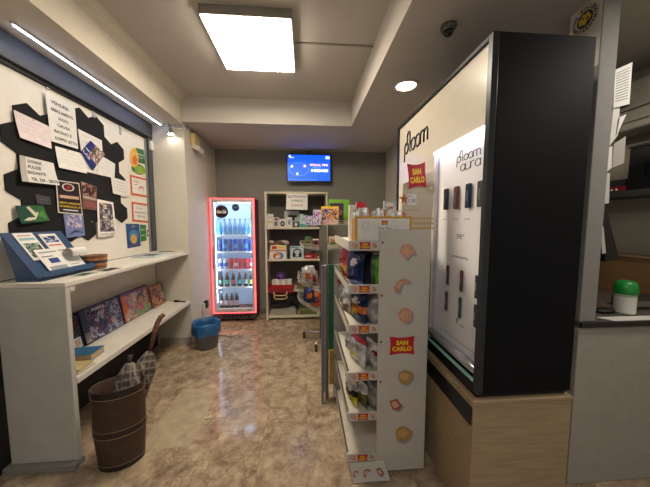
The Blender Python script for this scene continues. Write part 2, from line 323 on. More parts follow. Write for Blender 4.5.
poster('dove_card', 'green picture card of a white bird at the lower left of the pinboard', [(15,205.5),(43,205.5),(48,220.5),(19.4,223.6)], 3, mat('2c5f35', .4),
  [('r', 0, 0, .45, 1, mat('1f4638', .4)), ('p', [(.1,.15),(.3,.3),(.55,.28),(.35,.9),(.45,.95),(.62,.55),(.72,.62),(.66,.4),(.5,.15),(.3,.1)], mat('d9cdb9', .6)), ('p', [(.6,.4),(.95,.1),(.9,.7)], mat('4d8c3a', .5))], cat='card', curl=.012)
poster('flyer', 'pale blue and violet flyer hanging below the black and yellow poster', [(63.3,214),(82.7,214),(85,235.4),(66.5,238)], 2, mat('6b7ba8', .4),
  [('r', .1, .4, .9, .95, art('violet_art', ['8a86b8', 'c3b4c8', '5a6490', 'd9c9b9'], 40)), ('p', [(.05,.1),(.5,.32),(.95,.12),(.5,.2)], mat('2b2f55', .5))])
# things stuck on the white part of the panel
P1 = [(128.5,148),(143,152),(146,176.5),(129,173.5)]
poster('fruit_sticker', 'green and yellow cut-out sticker with fruit and leaves', [(130,146),(143.5,150),(146,176),(129,172.5)], -2, mat('e0dbcf', .5),
  [('r', .4, .45, 1, 1, mat('2c6b3a', .4)), ('e', .55, .2, .45, .2, mat('2c6b3a', .4)), ('e', .28, .6, .28, .38, mat('e5b34a', .4)), ('e', .32, .52, .14, .18, mat('d0603a', .4)), ('e', .65, .2, .35, .14, mat('7fa53b', .4)), ('t', .68, .78, .5, .07, 'FRESH', WHITE), ('t', .68, .66, .45, .06, 'FRUIT', WHITE), ('t', .6, .06, .6, .06, 'SUMMER', YEL)], cat='sticker')
poster('orange_bordered_notice', 'orange-bordered white notice with a red mark, upper of two', [(129.7,174.5),(147,179),(147.8,197.5),(131,194.7)], -2, mat('d2562c', .5),
  [('r', .08, .1, .92, .9, PAPER), ('t', .3, .72, .3, .1, 'DISPONIBILE', RED), ('e', .62, .4, .16, .14, mat('c4645a', .6)), ('e', .62, .36, .12, .1, PAPER), ('r', .2, .55, .4, .58, RED)], cat='notice', group='orange bordered notices')
poster('orange_bordered_notice', 'orange-bordered white notice with black text, lower of two', [(131.5,201.5),(148.2,204.2),(149,223),(132.4,221.4)], -2, mat('d2562c', .5),
  [('r', .08, .1, .92, .9, PAPER), ('t', .4, .7, .3, .08, 'QUI PUOI', INK), ('t', .5, .5, .7, .1, 'PAGARE IN', INK), ('t', .5, .3, .5, .1, 'CONTANTI', INK)], cat='notice', group='orange bordered notices')
poster('blue_poster', 'small blue poster with golden dome picture under the orange notices', [(125.6,223.6),(139.2,223.9),(140.6,246),(127.5,248.5)], -2, mat('1d4b80', .4),
  [('e', .5, .35, .25, .18, mat('b09250', .5)), ('e', .5, .45, .36, .3, mat('3d78b0', .5)), ('e', .5, .36, .24, .2, mat('c7a14e', .5)), ('t', .5, .88, .3, .07, 'CORO', YEL), ('t', .5, .1, .7, .06, 'CONCERTO', RED)])
poster('green_sticker', 'narrow green sticker beside the small blue poster', [(139.9,224.5),(145.7,224.8),(146.6,240.6),(140.8,241.7)], -2, mat('2c7a3f', .5), [('t', .5, .7, .7, .12, 'EASY', WHITE), ('t', .5, .35, .7, .12, 'PAY', WHITE)], cat='sticker')
poster('round_sticker', 'tiny dark round sticker right of the narrow green sticker', [(147,230),(150.5,230),(150.8,236.2),(147.3,236.4)], -2, mat('5d3a48', .5), [('e', .5, .5, .35, .3, WHITE)], cat='sticker')
tag(MB().add([], [], INK) .ball(tuple(atX(92, 222, XB+.012)), .006, CHROME, sx=.6).build('push_pin'), 'small metal push pin in the bare black felt below the brown photo', 'push pin')

# ================================================================= LONG SHELF COUNTER
CT = thing('shelf_counter', 'long white two-tier shelf unit along the left wall', 'counter', (-1.6, 2.4, 0))
wp = mat('d3cec2', .45, var=.04, vs=6); wp2 = mat('bdbab2', .5, var=.05, vs=8)
MB().box(XB+.02, XW, 1.632, 1.665, .04, 1.118, wp2).build('side_panel', CT, bevel=.004)
MB().box(XB-.005, XW, 1.632, 3.282, 1.12, 1.15, wp).build('top_shelf', CT, bevel=.004)
MB().box(XB+.0, XW, 1.668, 3.282, .51, .55, wp).build('lower_shelf', CT, bevel=.004)
MB().box(XW-.03, XW-.002, 1.668, 1.705, 1.085, 1.118, wp).box(XB+.03, XW-.03, 1.668, 1.705, 1.085, 1.118, wp).build('bracket', CT, bevel=.003)
MB().box(XB+.0, XB+.014, 1.668, 3.28, .552, 1.118, mat('cbc7bd', .6, var=.03)).build('back_panel', CT)
MB().box(XB+.0, XW+.005, 1.60, 1.675, .0, .038, mat('8b8880', .6)).build('plinth', CT, bevel=.003)

# blue leaflet holder (leaning on the board)
t = thing('leaflet_holder', 'blue slanted leaflet holder at the near end of the long shelf', 'leaflet holder', (-1.70, 1.82, 1.15))
A, B_, C_, D_ = Vector((-1.775, 1.69, 1.43)), Vector((-1.775, 2.00, 1.43)), Vector((-1.585, 2.00, 1.162)), Vector((-1.585, 1.69, 1.162))
A = Vector((-1.765, 1.67, 1.44)); B_ = Vector((-1.765, 2.06, 1.44)); C_ = Vector((-1.575, 2.06, 1.16)); D_ = Vector((-1.575, 1.67, 1.16))
nrm = (B_-A).cross(D_-A).normalized(); nrm = nrm if nrm.x > 0 else -nrm
bl = mat('2a4568', .35, var=.05)
MB().slab([A, B_, C_, D_], nrm*-.006, bl).build('back_plate', t, bevel=.002)
MB().slab([D_, C_, C_+nrm*.04, D_+nrm*.04], (C_-A-(B_-A)).normalized()*.005, bl).slab([D_+nrm*.036, C_+nrm*.036, C_+nrm*.036-(D_-A).normalized()*.03, D_+nrm*.036-(D_-A).normalized()*.03], nrm*.004, bl).build('lip', t, bevel=.001)
MB().slab([A, D_, (D_.x-.12, D_.y, D_.z)], (0, .004, 0), bl).build('stand_fin', t); MB().slab([B_, C_, (C_.x-.12, C_.y, C_.z)], (0, -.004, 0), bl).build('stand_fin', t)
MB().box(-1.70, -1.56, 1.67, 2.06, 1.1505, 1.158, bl).build('foot', t)
ey = UY; ed = (A-D_).normalized()
def leaflet(u0, u1, v0, v1, off, deco, label):
    L0 = .39; Hh = (A-D_).length
    m = MB(); p = lambda u, v, o: D_+ey*(u*L0)+ed*(v*Hh)+nrm*(.003+off+o)
    m.slab([p(u0, v1, 0), p(u1, v1, 0), p(u1, v0, 0), p(u0, v0, 0)], nrm*.004, PAPER)
    for a, b, c_, d_, mm in deco:
        m.add([p(u0+(u1-u0)*a, v0+(v1-v0)*b, .0045), p(u0+(u1-u0)*c_, v0+(v1-v0)*b, .0045), p(u0+(u1-u0)*c_, v0+(v1-v0)*d_, .0045), p(u0+(u1-u0)*a, v0+(v1-v0)*d_, .0045)], [(0, 1, 2, 3)], mm)
    tag(m.build('leaflet'), label, 'leaflet')
GR = mat('8f979d', .6); TQ = mat('4a7a86', .5)
leaflet(.14, .44, .38, .97, .0, [(.1, .72, .9, .82, mat('86a9b5', .5)), (.1, .1, .9, .62, art('leaf_photo', ['3f5a4c', '6d8a78', 'a9b5a2', '2f3d3c'], 50)), (.15, .88, .8, .91, RED)], 'leaflet with a grey-green photo, upper left in the blue holder')
leaflet(.22, .60, .03, .58, .008, [(.1, .84, .9, .9, GR), (.1, .1, .9, .3, GR), (.3, .42, .75, .62, BLUE), (.1, .68, .6, .72, LINE)], 'newsletter leaflet with a dark blue picture, front left in the blue holder')
leaflet(.52, .82, .42, .93, .0, [(.1, .6, .9, .9, art('car_photo', ['39507c', '7d8fae', '22304f', 'c5cbd6'], 50)), (.1, .45, .9, .5, RED), (.1, .2, .8, .24, LINE)], 'leaflet with a blue photo, upper right in the blue holder')
leaflet(.62, .93, .04, .42, .002, [(.1, .2, .9, .24, LINE), (.1, .35, .7, .39, LINE)], 'white leaflet low at the right of the blue holder')
# rolled leaflet
m = MB(); c0 = D_+ey*.31+ed*.13+nrm*.045
vs = []; n = 14
for k in range(n+1):
    a = -1.2+4.2*k/n
    for e in (-.06, .06): vs.append(c0+ey*e+(ed*math.sin(a)+nrm*math.cos(a))*.034)
for k in range(n+1):
    a = -1.2+4.2*k/n
    for e in (-.06, .06): vs.append(c0+ey*e+(ed*math.sin(a)+nrm*math.cos(a))*.032)
q = 2*(n+1)
m.add(vs, [(2*k, 2*k+1, 2*k+3, 2*k+2) for k in range(n-4)]+[(q+2*k+2, q+2*k+3, q+2*k+1, q+2*k) for k in range(n)], PAPER, True)
m.add(vs[:q], [(2*k, 2*k+1, 2*k+3, 2*k+2) for k in range(n-4, n)], mat('c4403a', .5), True)
tag(m.build('rolled_leaflet'), 'white and red leaflet curled over at the right of the blue holder', 'leaflet')

# brown bowl box
TC = (-1.60, 2.13, 1.151); t = thing('treat_tin', 'round brown and orange tin on the shelf right of the blue holder', 'tin', TC)
m = MB(); br = mat('7a5236', .45, var=.2, vs=40); m.lathe(TC, [(.066, 0), (.07, .004), (.078, .098), (.081, .104), (.075, .102), (.068, .01), (.01, .008)], br, 28); m.build('body', t)
m = MB(); m.lathe(TC, [(.0728, .03), (.0772, .085)], mat('b5703a', .5, var=.2, vs=30), 28, caps=False); m.build('orange_band', t)
m = MB(); m.lathe(TC, [(.0748, .045), (.0768, .068)], mat('26324a', .5), 28, caps=False); m.build('blue_band', t)
def flat_paper(name, label, pts, z, mm, deco=None, h=.002, cat='paper'):
    m = MB(); m.slab([(x, y, z) for x, y in pts], (0, 0, h), mm)
    if deco:
        c = Vector((sum(p[0] for p in pts)/4, sum(p[1] for p in pts)/4, z+h+.0004))
        for k in (.8, .5): m.add([c+(Vector((x, y, c.z))-c)*k for x, y in pts], [(0, 1, 2, 3)], deco if k == .8 else LINE)
    return tag(m.build(name), label, cat)
flat_paper('leaflet', 'printed leaflet lying flat in front of the blue holder', [(-1.53, 1.78), (-1.42, 1.80), (-1.44, 1.98), (-1.55, 1.96)], 1.151, PAPER, mat('8c9a86', .6), cat='leaflet')
flat_paper('leaflet', 'dark printed leaflet lying flat on the shelf beside the tin', [(-1.51, 2.01), (-1.42, 2.0), (-1.41, 2.14), (-1.49, 2.15)], 1.151, mat('77756e', .6), INK, cat='leaflet')
flat_paper('magazine', 'pale magazine lying flat at the far end of the top shelf', [(-1.72, 2.75), (-1.50, 2.75), (-1.50, 3.02), (-1.72, 3.02)], 1.151, mat('c3ccd0', .4), mat('aab8be', .4), h=.012, cat='magazine')
flat_paper('magazine', 'cream newspaper stack lying flat against the pilaster on the top shelf', [(-1.74, 3.05), (-1.45, 3.05), (-1.45, 3.25), (-1.74, 3.25)], 1.151, mat('d8d2c2', .6), mat('b9b09e', .6), h=.02, cat='magazine')

# puzzle boxes leaning on the lower shelf
def puzzle(y0, y1, xb, z1, face, side, label, th=.045, logo=None, lab2=None):
    t = thing('jigsaw_box', label, 'jigsaw puzzle box', (xb, (y0+y1)/2, .551), 'jigsaw puzzle boxes on the lower shelf')
    zb = .551; top = z1; lean = .045
    b = Vector((xb, 0, zb)); up = Vector((-lean, 0, top-zb)); n = Vector((up.z, 0, lean)).normalized()
    m = MB(); P = [b+UY*y0, b+UY*y1, b+UY*y1+up, b+UY*y0+up]; m.slab(P, n*-th*0+n*-th, side); m.build('box', t, bevel=.002)
    m = MB(); q = lambda u, v, o=.001: b+UY*(y0+(y1-y0)*u)+up*v+n*o
    m.add([q(.02, .03), q(.98, .03), q(.98, .97), q(.02, .97)], [(0, 1, 2, 3)], face)
    for a in (logo or []):
        if a[0] == 'r': m.add([q(a[1], a[2], .0016), q(a[3], a[2], .0016), q(a[3], a[4], .0016), q(a[1], a[4], .0016)], [(0, 1, 2, 3)], a[5])
        if a[0] == 'e': m.add([q(a[1]+a[3]*math.cos(k*PI/9), a[2]+a[4]*math.sin(k*PI/9), .0016+.0003*a[6]) for k in range(18)], [tuple(range(18))], a[5])
        if a[0] == 't': m.text(a[5], q(a[1], a[2], .0024), UY, up, a[4]*(top-zb), a[6], w=a[3]*(y1-y0), bold=.03)
    m.build('cover_art', t)
    return t
dk = art('puzzle_dark', ['1d1f2e', '3a3346', '4e2d30', '22303f', '605868'], 40)
cool = art('puzzle_space', ['2b3350', '54607e', '8d93ac', '6a3540', '3c4a6a', 'a9a3b4'], 34)
warm = art('puzzle_warm', ['a8633b', '7f4a5a', 'c9a06a', '4d6a3f', '8a3d3a', 'b8b0a0'], 36)
puzzle(1.80, 2.10, -1.69, .80, dk, mat('2a2433', .5), 'dark violet jigsaw box, nearest of the row and mostly in shade', logo=[('r', .72, .06, .94, .36, PAPER), ('r', .75, .1, .91, .32, RED)])
puzzle(2.11, 2.54, -1.685, .82, cool, mat('2e3654', .5), 'blue-grey jigsaw box with a white corner label and dark battle picture', logo=[('r', .0, .0, .14, .98, mat('252b48', .5)), ('r', .02, .05, .13, .34, PAPER), ('r', .82, .04, .98, .16, mat('5f82a8', .5)), ('t', .42, .9, .3, .07, 'PUZZLE', WHITE)])
puzzle(2.56, 2.99, -1.685, .825, warm, mat('5d2f5c', .5), 'purple-edged jigsaw box with a brown-haired cartoon child on grass', logo=[('r', 0, .02, .15, .9, mat('c9682c', .5)), ('r', .02, .06, .14, .32, PAPER), ('r', 0, .9, 1, 1, mat('6b3468', .5)), ('r', .4, .05, .98, .3, mat('78915a', .5)),
    ('e', .64, .6, .15, .22, mat('4a2c20', .5), 0), ('e', .64, .55, .10, .15, mat('c88f6c', .5), 1), ('e', .64, .27, .08, .13, mat('c05a78', .5), 1), ('r', .86, .04, .98, .14, mat('4f7db0', .5))])
puzzle(3.00, 3.25, -1.67, .79, art('puzzle_red', ['8a3a3c', 'b59a84', '5a6a74', 'c98a5a', '6a4a66'], 40), mat('8f5d3c', .5), 'reddish jigsaw box at the far end against the pilaster', logo=[('r', 0, .0, .98, .1, mat('9a6a40', .5))])
# books and brush on lower shelf
def book(name, label, x0, x1, y0, y1, z, h, cov, rz=0, cat='book'):
    cx, cy = (x0+x1)/2, (y0+y1)/2; t = thing(name, label, cat, (cx, cy, z))
    a, b = (x1-x0)/2, (y1-y0)/2
    MB().box(cx-a+.003, cx+a-.003, cy-b+.003, cy+b-.002, z+.002, z+h-.002, mat('b59d78', .8, var=.1, vs=80)).build('pages', t)
    MB().box(cx-a, cx+a, cy-b, cy+b, z, z+.002, cov).box(cx-a, cx+a, cy-b, cy+b, z+h-.002, z+h, cov).box(cx-a, cx-a+.003, cy-b, cy+b, z, z+h, cov).build('cover', t)
    t.rotation_euler = (0, 0, rz); return t
book('book', 'thick blue-covered book with tan pages at the near end of the lower shelf', -1.655, -1.475, 1.86, 2.00, .552, .045, mat('2f6385', .4), .1)
book('magazine', 'white magazine, lower of the two lying at the front edge of the lower shelf', -1.57, -1.415, 1.70, 1.835, .552, .014, PAPER, -.06, 'magazine')
book('magazine', 'yellowish magazine lying uppermost at the front edge of the lower shelf', -1.56, -1.42, 1.70, 1.825, .5665, .012, mat('b7a777', .5), .05, 'magazine')
t = thing('hairbrush', 'dark brush lying at the far front corner of the lower shelf', 'brush', (-1.50, 3.19, .552))
MB().ball((-1.53, 3.22, .568), .03, mat('2a1c1c', .35), sx=1.3, sy=.7, sz=.5).build('head', t); MB().tube([(-1.50, 3.21, .567), (-1.46, 3.2, .566), (-1.41, 3.19, .566)], [.008, .010, .006], mat('2a1c1c', .35)).build('handle', t)

# ================================================================= LINTEL LIGHTS
t = thing('led_strip', 'cold white LED strip under the lintel over the notice board', 'LED strip', (-1.6, 2.4, 2.62))
MB().box(-1.648, -1.632, 1.71, 3.27, 2.617, 2.629, mat('d8d8dc', .4)).build('channel', t)
MB().box(-1.644, -1.636, 1.72, 3.26, 2.612, 2.6175, mat('d0daff', .5, emit=LED_E)).build('diffuser', t)
t = thing('spot_lamp', 'small chrome spotlight lit on the pilaster beside the LED strip', 'spotlight', (-1.52, 3.27, 2.52))
MB().tube([(-1.60, 3.25, 2.60), (-1.40, 3.25, 2.585), (-1.36, 3.26, 2.57)], .006, CHROME).tube([(-1.55, 3.25, 2.63), (-1.55, 3.25, 2.59)], .008, CHROME).build('arm', t)
sp = Vector((-1.52, 3.235, 2.50)); m = MB(); m.lathe(sp, [(.012, .07), (.022, .06), (.03, .03), (.05, .0), (.046, .0), (.026, .03), (.01, .05)], CHROME, 20); m.tube([sp+Vector((0, 0, .07)), (-1.53, 3.25, 2.597)], .007, CHROME); m.build('reflector', t)
MB().ball(sp+Vector((0, 0, .012)), .026, mat('fff4e6', .5, emit=35), sz=.7).build('bulb', t)
t = thing('emergency_lamp', 'beige plastic emergency lamp box high on the side wall by the beam', 'lamp', (XW, 3.55, 2.45))
m = MB(); cc = Vector((XW+.035, 3.55, 2.49)); m.box(XW+.001, XW+.05, 3.46, 3.64, 2.46, 2.60, mat('c6ac78', .5)); m.build('housing', t, bevel=.006)
m = MB(); m.obox((XW+.055, 3.55, 2.43), (.045, 0, -.02), (0, .085, 0), (.01, 0, .025), mat('cbc3b0', .4)); m.build('cover', t, bevel=.005)
MB().tube([(XW+.006, 3.64, 2.47), (XW+.006, 3.9, 2.41), (XW+.006, 4.1, 2.36)], .005, mat('c9c2b2', .6)).build('cable', t)

# ================================================================= CEILING FIXTURES
t = thing('ceiling_lamp', 'square lit white panel lamp on the recessed ceiling', 'ceiling light', (-.385, 2.22, ZC))
MB().box(-.69, -.08, 1.905, 2.535, 2.868, ZC-.0005, mat('8f8a80', .5)).build('frame', t, bevel=.004)
MB().box(-.68, -.09, 1.915, 2.525, 2.856, 2.8685, mat('fff0da', .5, emit=PANEL_E)).build('diffuser', t, bevel=.003)
t = thing('downlight', 'round recessed downlight lit in the right soffit', 'downlight', (.855, 2.27, ZS))
MB().lathe((.855, 2.27, ZS), [(.105, 0), (.105, -.006), (.085, -.010), (.08, -.002)], mat('c9c4b8', .4), 28, caps=False).build('ring', t)
MB().lathe((.855, 2.27, ZS), [(.082, -.001), (.082, -.004)], mat('fff0cf', .5, emit=9), 28).build('lens', t)
l = bpy.data.lights.new('downlight_beam', 'SPOT'); l.energy = DOWN_W; l.spot_size = 2.2; l.spot_blend = .8; l.shadow_soft_size = .07; l.color = (1, .92, .78)
o = bpy.data.objects.new('downlight_beam', l); o.location = (.855, 2.27, ZS-.03); COL.objects.link(o)
t = thing('security_camera', 'small dome security camera on the right soffit', 'camera', (.845, 1.59, ZS))
MB().lathe((.845, 1.59, ZS), [(.045, -.0005), (.045, -.012), (.036, -.026), (.03, -.03)], mat('5a5752', .4), 22).build('base', t)
MB().ball((.845, 1.59, ZS-.035), .028, mat('1c1c1e', .15), sz=.9).build('lens_dome', t)

# ================================================================= TV
t = thing('television', 'small wall television with a bright blue screen on the back wall', 'television', (.07, 4.29, 2.11))
TY = 4.26
MB().box(-.28, .42, TY, TY+.045, 2.135, 2.575, mat('0d0d0f', .3, var=0)).build('casing', t, bevel=.006)
MB().box(-.262, .402, TY-.002, TY-.0005, 2.162, 2.558, mat('0d52e8', .4, var=0, emit=1.0)).build('screen', t)
WE = mat('e9f0ff', .5, emit=1.0, var=0); LB = mat('5aa0ff', .5, emit=.9, var=0); OE = mat('ffd0a0', .5, emit=1, var=0)
m = MB(); ty = TY-.003
m.text('SPECIAL TIME', (.225, ty, 2.405), UX, UZ, .033, OE, w=.29, bold=.03); m.text('QUI PUOI', (.19, ty, 2.365), UX, UZ, .026, LB, w=.13, bold=.02); m.text('INIZIARE!', (.235, ty, 2.32), UX, UZ, .045, WE, w=.27, bold=.04)
m.tube([(-.09+.15*math.cos(a*PI/12), ty, 2.335+.10*math.sin(a*PI/12)) for a in range(24)], .0022, LB, 4, closed=True)
for x, z, mm in ((-.20, 2.38, WE), (.0, 2.385, OE), (-.115, 2.265, WE)): m.lathe((x, ty+.0005, z), [(.019, 0), (.019, -.001)], mm, 14, axis='y')
m.lathe((-.232, ty, 2.535), [(.017, 0), (.017, -.001)], WE, 12, axis='y', sy=1); m.text('SISAL', (-.195, ty-.001, 2.515), UX, UZ, .02, WE, w=.07, bold=.02); m.box(.33, .39, ty-.001, ty, 2.50, 2.54, WE)
m.box(-.26, .2, ty-.001, ty, 2.17, 2.174, LB); m.build('screen_graphics', t)
MB().box(.0, .12, TY+.045, YB-.001, 2.30, 2.42, DARKM).tube([(.05, TY+.03, 2.575), (.04, 4.32, 2.62), (.12, 4.35, 2.63)], .008, BLACK).build('wall_mount', t)

# ================================================================= FRIDGE
FX0, FX1, FY, FZ0, FZ1 = -1.37, -.745, 3.98, .145, 1.855
t = thing('drinks_fridge', 'tall red glass-door drinks fridge with a glowing neon edge', 'fridge', (-1.06, 4.17, 0))
rd = mat('6a1420', .4, var=.05); inn = mat('c4dcf2', .35, var=.02)
m = MB(); m.box(FX0, FX0+.03, FY+.05, YB-.01, .13, FZ1, rd).box(FX1-.03, FX1, FY+.05, YB-.01, .13, FZ1, rd).box(FX0+.03, FX1-.03, FY+.05, YB-.01, FZ1-.04, FZ1, rd).box(FX0+.03, FX1-.03, YB-.03, YB-.01, .13, FZ1-.04, rd).box(FX0+.03, FX1-.03, FY+.05, YB-.03, .13, .17, rd); m.build('cabinet', t)
m = MB(); m.box(FX0+.031, FX0+.036, FY+.055, YB-.035, .171, FZ1-.041, inn).box(FX1-.036, FX1-.031, FY+.055, YB-.035, .171, FZ1-.041, inn).box(FX0+.036, FX1-.036, YB-.04, YB-.031, .171, FZ1-.041, inn).build('liner', t)
MB().box(FX0+.01, FX1-.01, FY+.03, YB-.02, .045, .128, mat('4a4440', .5)).build('base', t, bevel=.004)
m = MB(); [m.box(FX0+.13+.06*i, FX0+.175+.06*i, FY+.0275, FY+.0305, .065, .11, BLACK) for i in range(7)]; m.build('grille', t)
dr = MB(); fr = mat('b9b6b4', .5); b = .05
dr.box(FX0, FX0+b, FY, FY+.045, FZ0, FZ1, fr).box(FX1-b, FX1, FY, FY+.045, FZ0, FZ1, fr).box(FX0+b, FX1-b, FY, FY+.045, FZ0, FZ0+b+.02, fr).box(FX0+b, FX1-b, FY, FY+.045, FZ1-b-.01, FZ1, fr)
door = dr.build('door', t, bevel=.003)
MB().box(FX0+b, FX1-b, FY+.018, FY+.024, FZ0+b+.02, FZ1-b-.01, mat('dfe8ee', .03, var=0, alpha=.06, name='clear_glass')).build('glass_pane', door)
m = MB(); e = .002; m.tube([(FX0+e, FY-.004, FZ0+e), (FX1-e, FY-.004, FZ0+e), (FX1-e, FY-.004, FZ1-e), (FX0+e, FY-.004, FZ1-e)], .008, mat('ff4650', .5, emit=NEON_E, var=0), 8, closed=True); m.build('neon_edge', door)
MB().tube([(FX0+.028, FY, .82), (FX0+.028, FY-.03, .84), (FX0+.028, FY-.03, 1.12), (FX0+.028, FY, 1.14)], .007, mat('5a2028', .4)).build('handle', door)
m = MB(); m.lathe((FX0+.16, FY-.001, 1.66), [(.092, .018), (.092, -.003)], mat('17100f', .35), 30, axis='y'); m.text('Coca-Cola', (FX0+.16, FY-.005, 1.66), UX, (0, 0, 1), .05, WHITE, w=.135, bold=.03, shear=.3); m.build('round_badge', door)
m = MB(); m.lathe((FX0+.36, FY+.012, 1.72), [(.052, .004), (.052, 0)], mat('27405c', .35), 26, axis='y'); m.text('ZERO', (FX0+.36, FY+.011, 1.72), UX, UZ, .02, mat('90a8c0', .5), w=.06); m.build('round_sticker', door)
MB().box(FX1-.13, FX1-.06, FY-.002, FY, FZ0+.035, FZ0+.05, BLACK).build('nameplate', door)
shz = [1.31, 1.06, .79, .52, .175]
for z in shz[:-1]:
    m = MB(); m.box(FX0+.038, FX1-.038, FY+.075, FY+.08, z-.014, z+.012, mat('dfe8f2', .4)); [m.tube([(FX0+.05+.045*i, FY+.08, z-.004), (FX0+.05+.045*i, YB-.045, z-.004)], .0025, CHROME, 5) for i in range(12)]; m.build('shelf', t)
m = MB()
for x in (FX0+.043, FX1-.043): m.box(x-.005, x+.005, FY+.050, FY+.058, .3, 1.72, mat('d4e6ff', .5, emit=22, var=0))
m.box(FX0+.08, FX1-.08, FY+.1, FY+.13, FZ1-.06, FZ1-.045, mat('d4e6ff', .5, emit=22, var=0)); m.build('light_tube', t)
for x in (FX0+.07, FX1-.07):
    for y in (FY+.1, YB-.1):
        m = MB(); m.lathe((x, y, .03), [(.022, -.012), (.030, -.01), (.030, .01), (.022, .012)], BLACK, 18, axis='x'); m.box(x-.02, x+.02, y-.02, y+.02, .034, .046, mat('8c8c8c', .4, .6)); m.build('caster', t)
# drinks
def can(loc, body, top=CHROME, h=.12, r=.031, band=None, nm='drink_can', lab='', grp=''):
    t = thing(nm, lab, 'drink', loc, grp); m = MB(); m.lathe(loc, [(r*.8, 0), (r, .008), (r, h-.012), (r*.86, h)], body, 16); m.build('body', t)
    m = MB(); m.lathe(loc, [(r+.0004, h*.3), (r+.0004, h*.62)], band or WHITE, 16, caps=False); m.build('label', t)
    m = MB(); m.lathe(loc, [(r*.86, h), (r*.8, h+.002)], top, 16); m.build('lid', t); return t
def bottle(loc, body, capm, lb, h=.23, r=.031, nm='drink_bottle', lab='', grp=''):
    t = thing(nm, lab, 'drink', loc, grp); m = MB(); m.lathe(loc, [(r*.9, 0), (r, .01), (r, h*.55), (r*.75, h*.68), (r*.36, h*.82), (r*.36, h*.93)], body, 16); m.build('body', t)
    m = MB(); m.lathe(loc, [(r+.0005, h*.22), (r+.0005, h*.5)], lb, 16, caps=False); m.build('label', t)
    m = MB(); m.lathe(loc, [(r*.42, h*.92), (r*.42, h)], capm, 12); m.build('cap', t); return t
ordn = ['leftmost', 'second from left', 'third from left', 'fourth from left', 'fifth from left', 'sixth from left', 'seventh from left', 'rightmost']
def xs(n, x0=FX0+.082, x1=FX1-.082): return [x0+(x1-x0)*i/(n-1) for i in range(n)]
wat = mat('7fb6dc', .1, var=0, alpha=.75)
for row, (z, fn) in enumerate(zip(shz, range(5))):
    zz = z+.0005; y = FY+.13
    if fn == 0:
        for i, x in enumerate(xs(7)): bottle((x, y, zz), wat, mat('2d6fc0', .4), mat('3d8fd0', .4), .25, .034, 'water_bottle', 'clear blue water bottle, %s on the top fridge shelf' % ordn[i], 'water bottles in the fridge')
    if fn == 1:
        for i, x in enumerate(xs(7)): can((x, y, zz), mat('1c4fb0' if i > 1 else '2b5a90', .3, .3), band=mat('3f8fe0', .3) if i % 2 else mat('1a3a80', .3), h=.19, r=.034, lab='tall blue drink can, %s on the second fridge shelf' % ordn[i], grp='blue drink cans in the fridge')
    if fn == 2:
        for i, x in enumerate(xs(7)): can((x, y, zz), mat('b7c3d8', .3, .3) if i < 2 else mat('c41e36', .3, .2), band=mat('2c4da0', .3) if i < 2 else mat('e8a8b0', .3) if i % 3 == 0 else mat('a01428', .3), h=.165, r=.034, lab=('silver and blue' if i < 2 else 'red')+' drink can, %s on the middle fridge shelf' % ordn[i], grp='cans on the middle fridge shelf')
    if fn == 3:
        cc_ = ['3d6b58', 'd25a50', 'd0787a', 'c94a50', 'c9c83c', 'b8cc48']; lc = ['4d8f70', '58a890', 'a85a50', '3fa8b0', '88a8a0', 'b8cc48']
        for i, x in enumerate(xs(6)): bottle((x, y, zz), mat('22181a', .15, var=0), mat(cc_[i], .4), mat(lc[i], .4), .22, .033, 'drink_bottle', 'dark soft drink bottle with coloured cap, %s on the fourth fridge shelf' % ordn[i], 'dark bottles in the fridge')
    if fn == 4:
        for i, x in enumerate(xs(7)[:4]): bottle((x, y, zz+.0), mat('1c1512', .12, var=0), mat('ded8cc', .4), mat('c8b0b0', .5), .27, .031, 'beer_bottle', 'dark glass beer bottle, %s of four on the bottom fridge shelf' % ordn[i], 'beer bottles in the fridge')

# ================================================================= WASTE BIN AND CABLES
t = thing('waste_bin', 'grey waste bin lined with a blue bag beside the fridge', 'waste bin', (-1.20, 3.22, 0))
bc = (-1.20, 3.22, 0)
MB().lathe(bc, [(.115, .001), (.125, .006), (.15, .29), (.156, .30), (.15, .30), (.12, .012), (.01, .01)], mat('6a6a6b', .5), 28).build('bucket', t)
m = MB(); n = 40; bag = mat('2a5f92', .3, var=.15, vs=30, bump=.6, bs=60); vs = []; prof = [(.10, .16), (.14, .27), (.152, .315), (.162, .305), (.163, .26), (.160, .20), (.158, .17)]
for r_, z in prof:
    for k in range(n): a = 2*PI*k/n; rr = r_*(1+.035*math.sin(7*a+z*40)+.02*math.sin(13*a)); vs.append((bc[0]+rr*math.cos(a), bc[1]+rr*math.sin(a), z+.012*math.sin(5*a+1)*(1 if z < .3 else .4)))
m.add(vs, [(i*n+k, i*n+(k+1) % n, (i+1)*n+(k+1) % n, (i+1)*n+k) for i in range(len(prof)-1) for k in range(n)]+[tuple(range(n))], bag, True); m.build('bag', t)
t = thing('power_cable', 'grey power cable with a white plug on the floor by the waste bin', 'cable', (-.98, 3.42, 0))
MB().tube([(-1.37, 3.55, .35), (-1.385, 3.6, .15), (-1.36, 3.62, .008), (-1.22, 3.52, .006), (-1.05, 3.50, .006), (-.99, 3.44, .006), (-.96, 3.47, .007)], .005, mat('77736a', .5)).build('cord', t)
MB().obox((-.94, 3.49, .013), (.03, .014, 0), (-.006, .012, 0), (0, 0, .012), mat('c8c5bd', .4)).build('plug', t, bevel=.003)
t = thing('wall_plug', 'black plug adapter low on the side wall between pilaster and fridge', 'plug', (XW+.02, 3.72, .34))
MB().box(XW+.001, XW+.045, 3.68, 3.76, .32, .42, BLACK).build('body', t, bevel=.008); MB().box(XW+.001, XW+.03, 3.63, 3.675, .30, .40, mat('cfcac2', .4)).build('socket', t, bevel=.004)

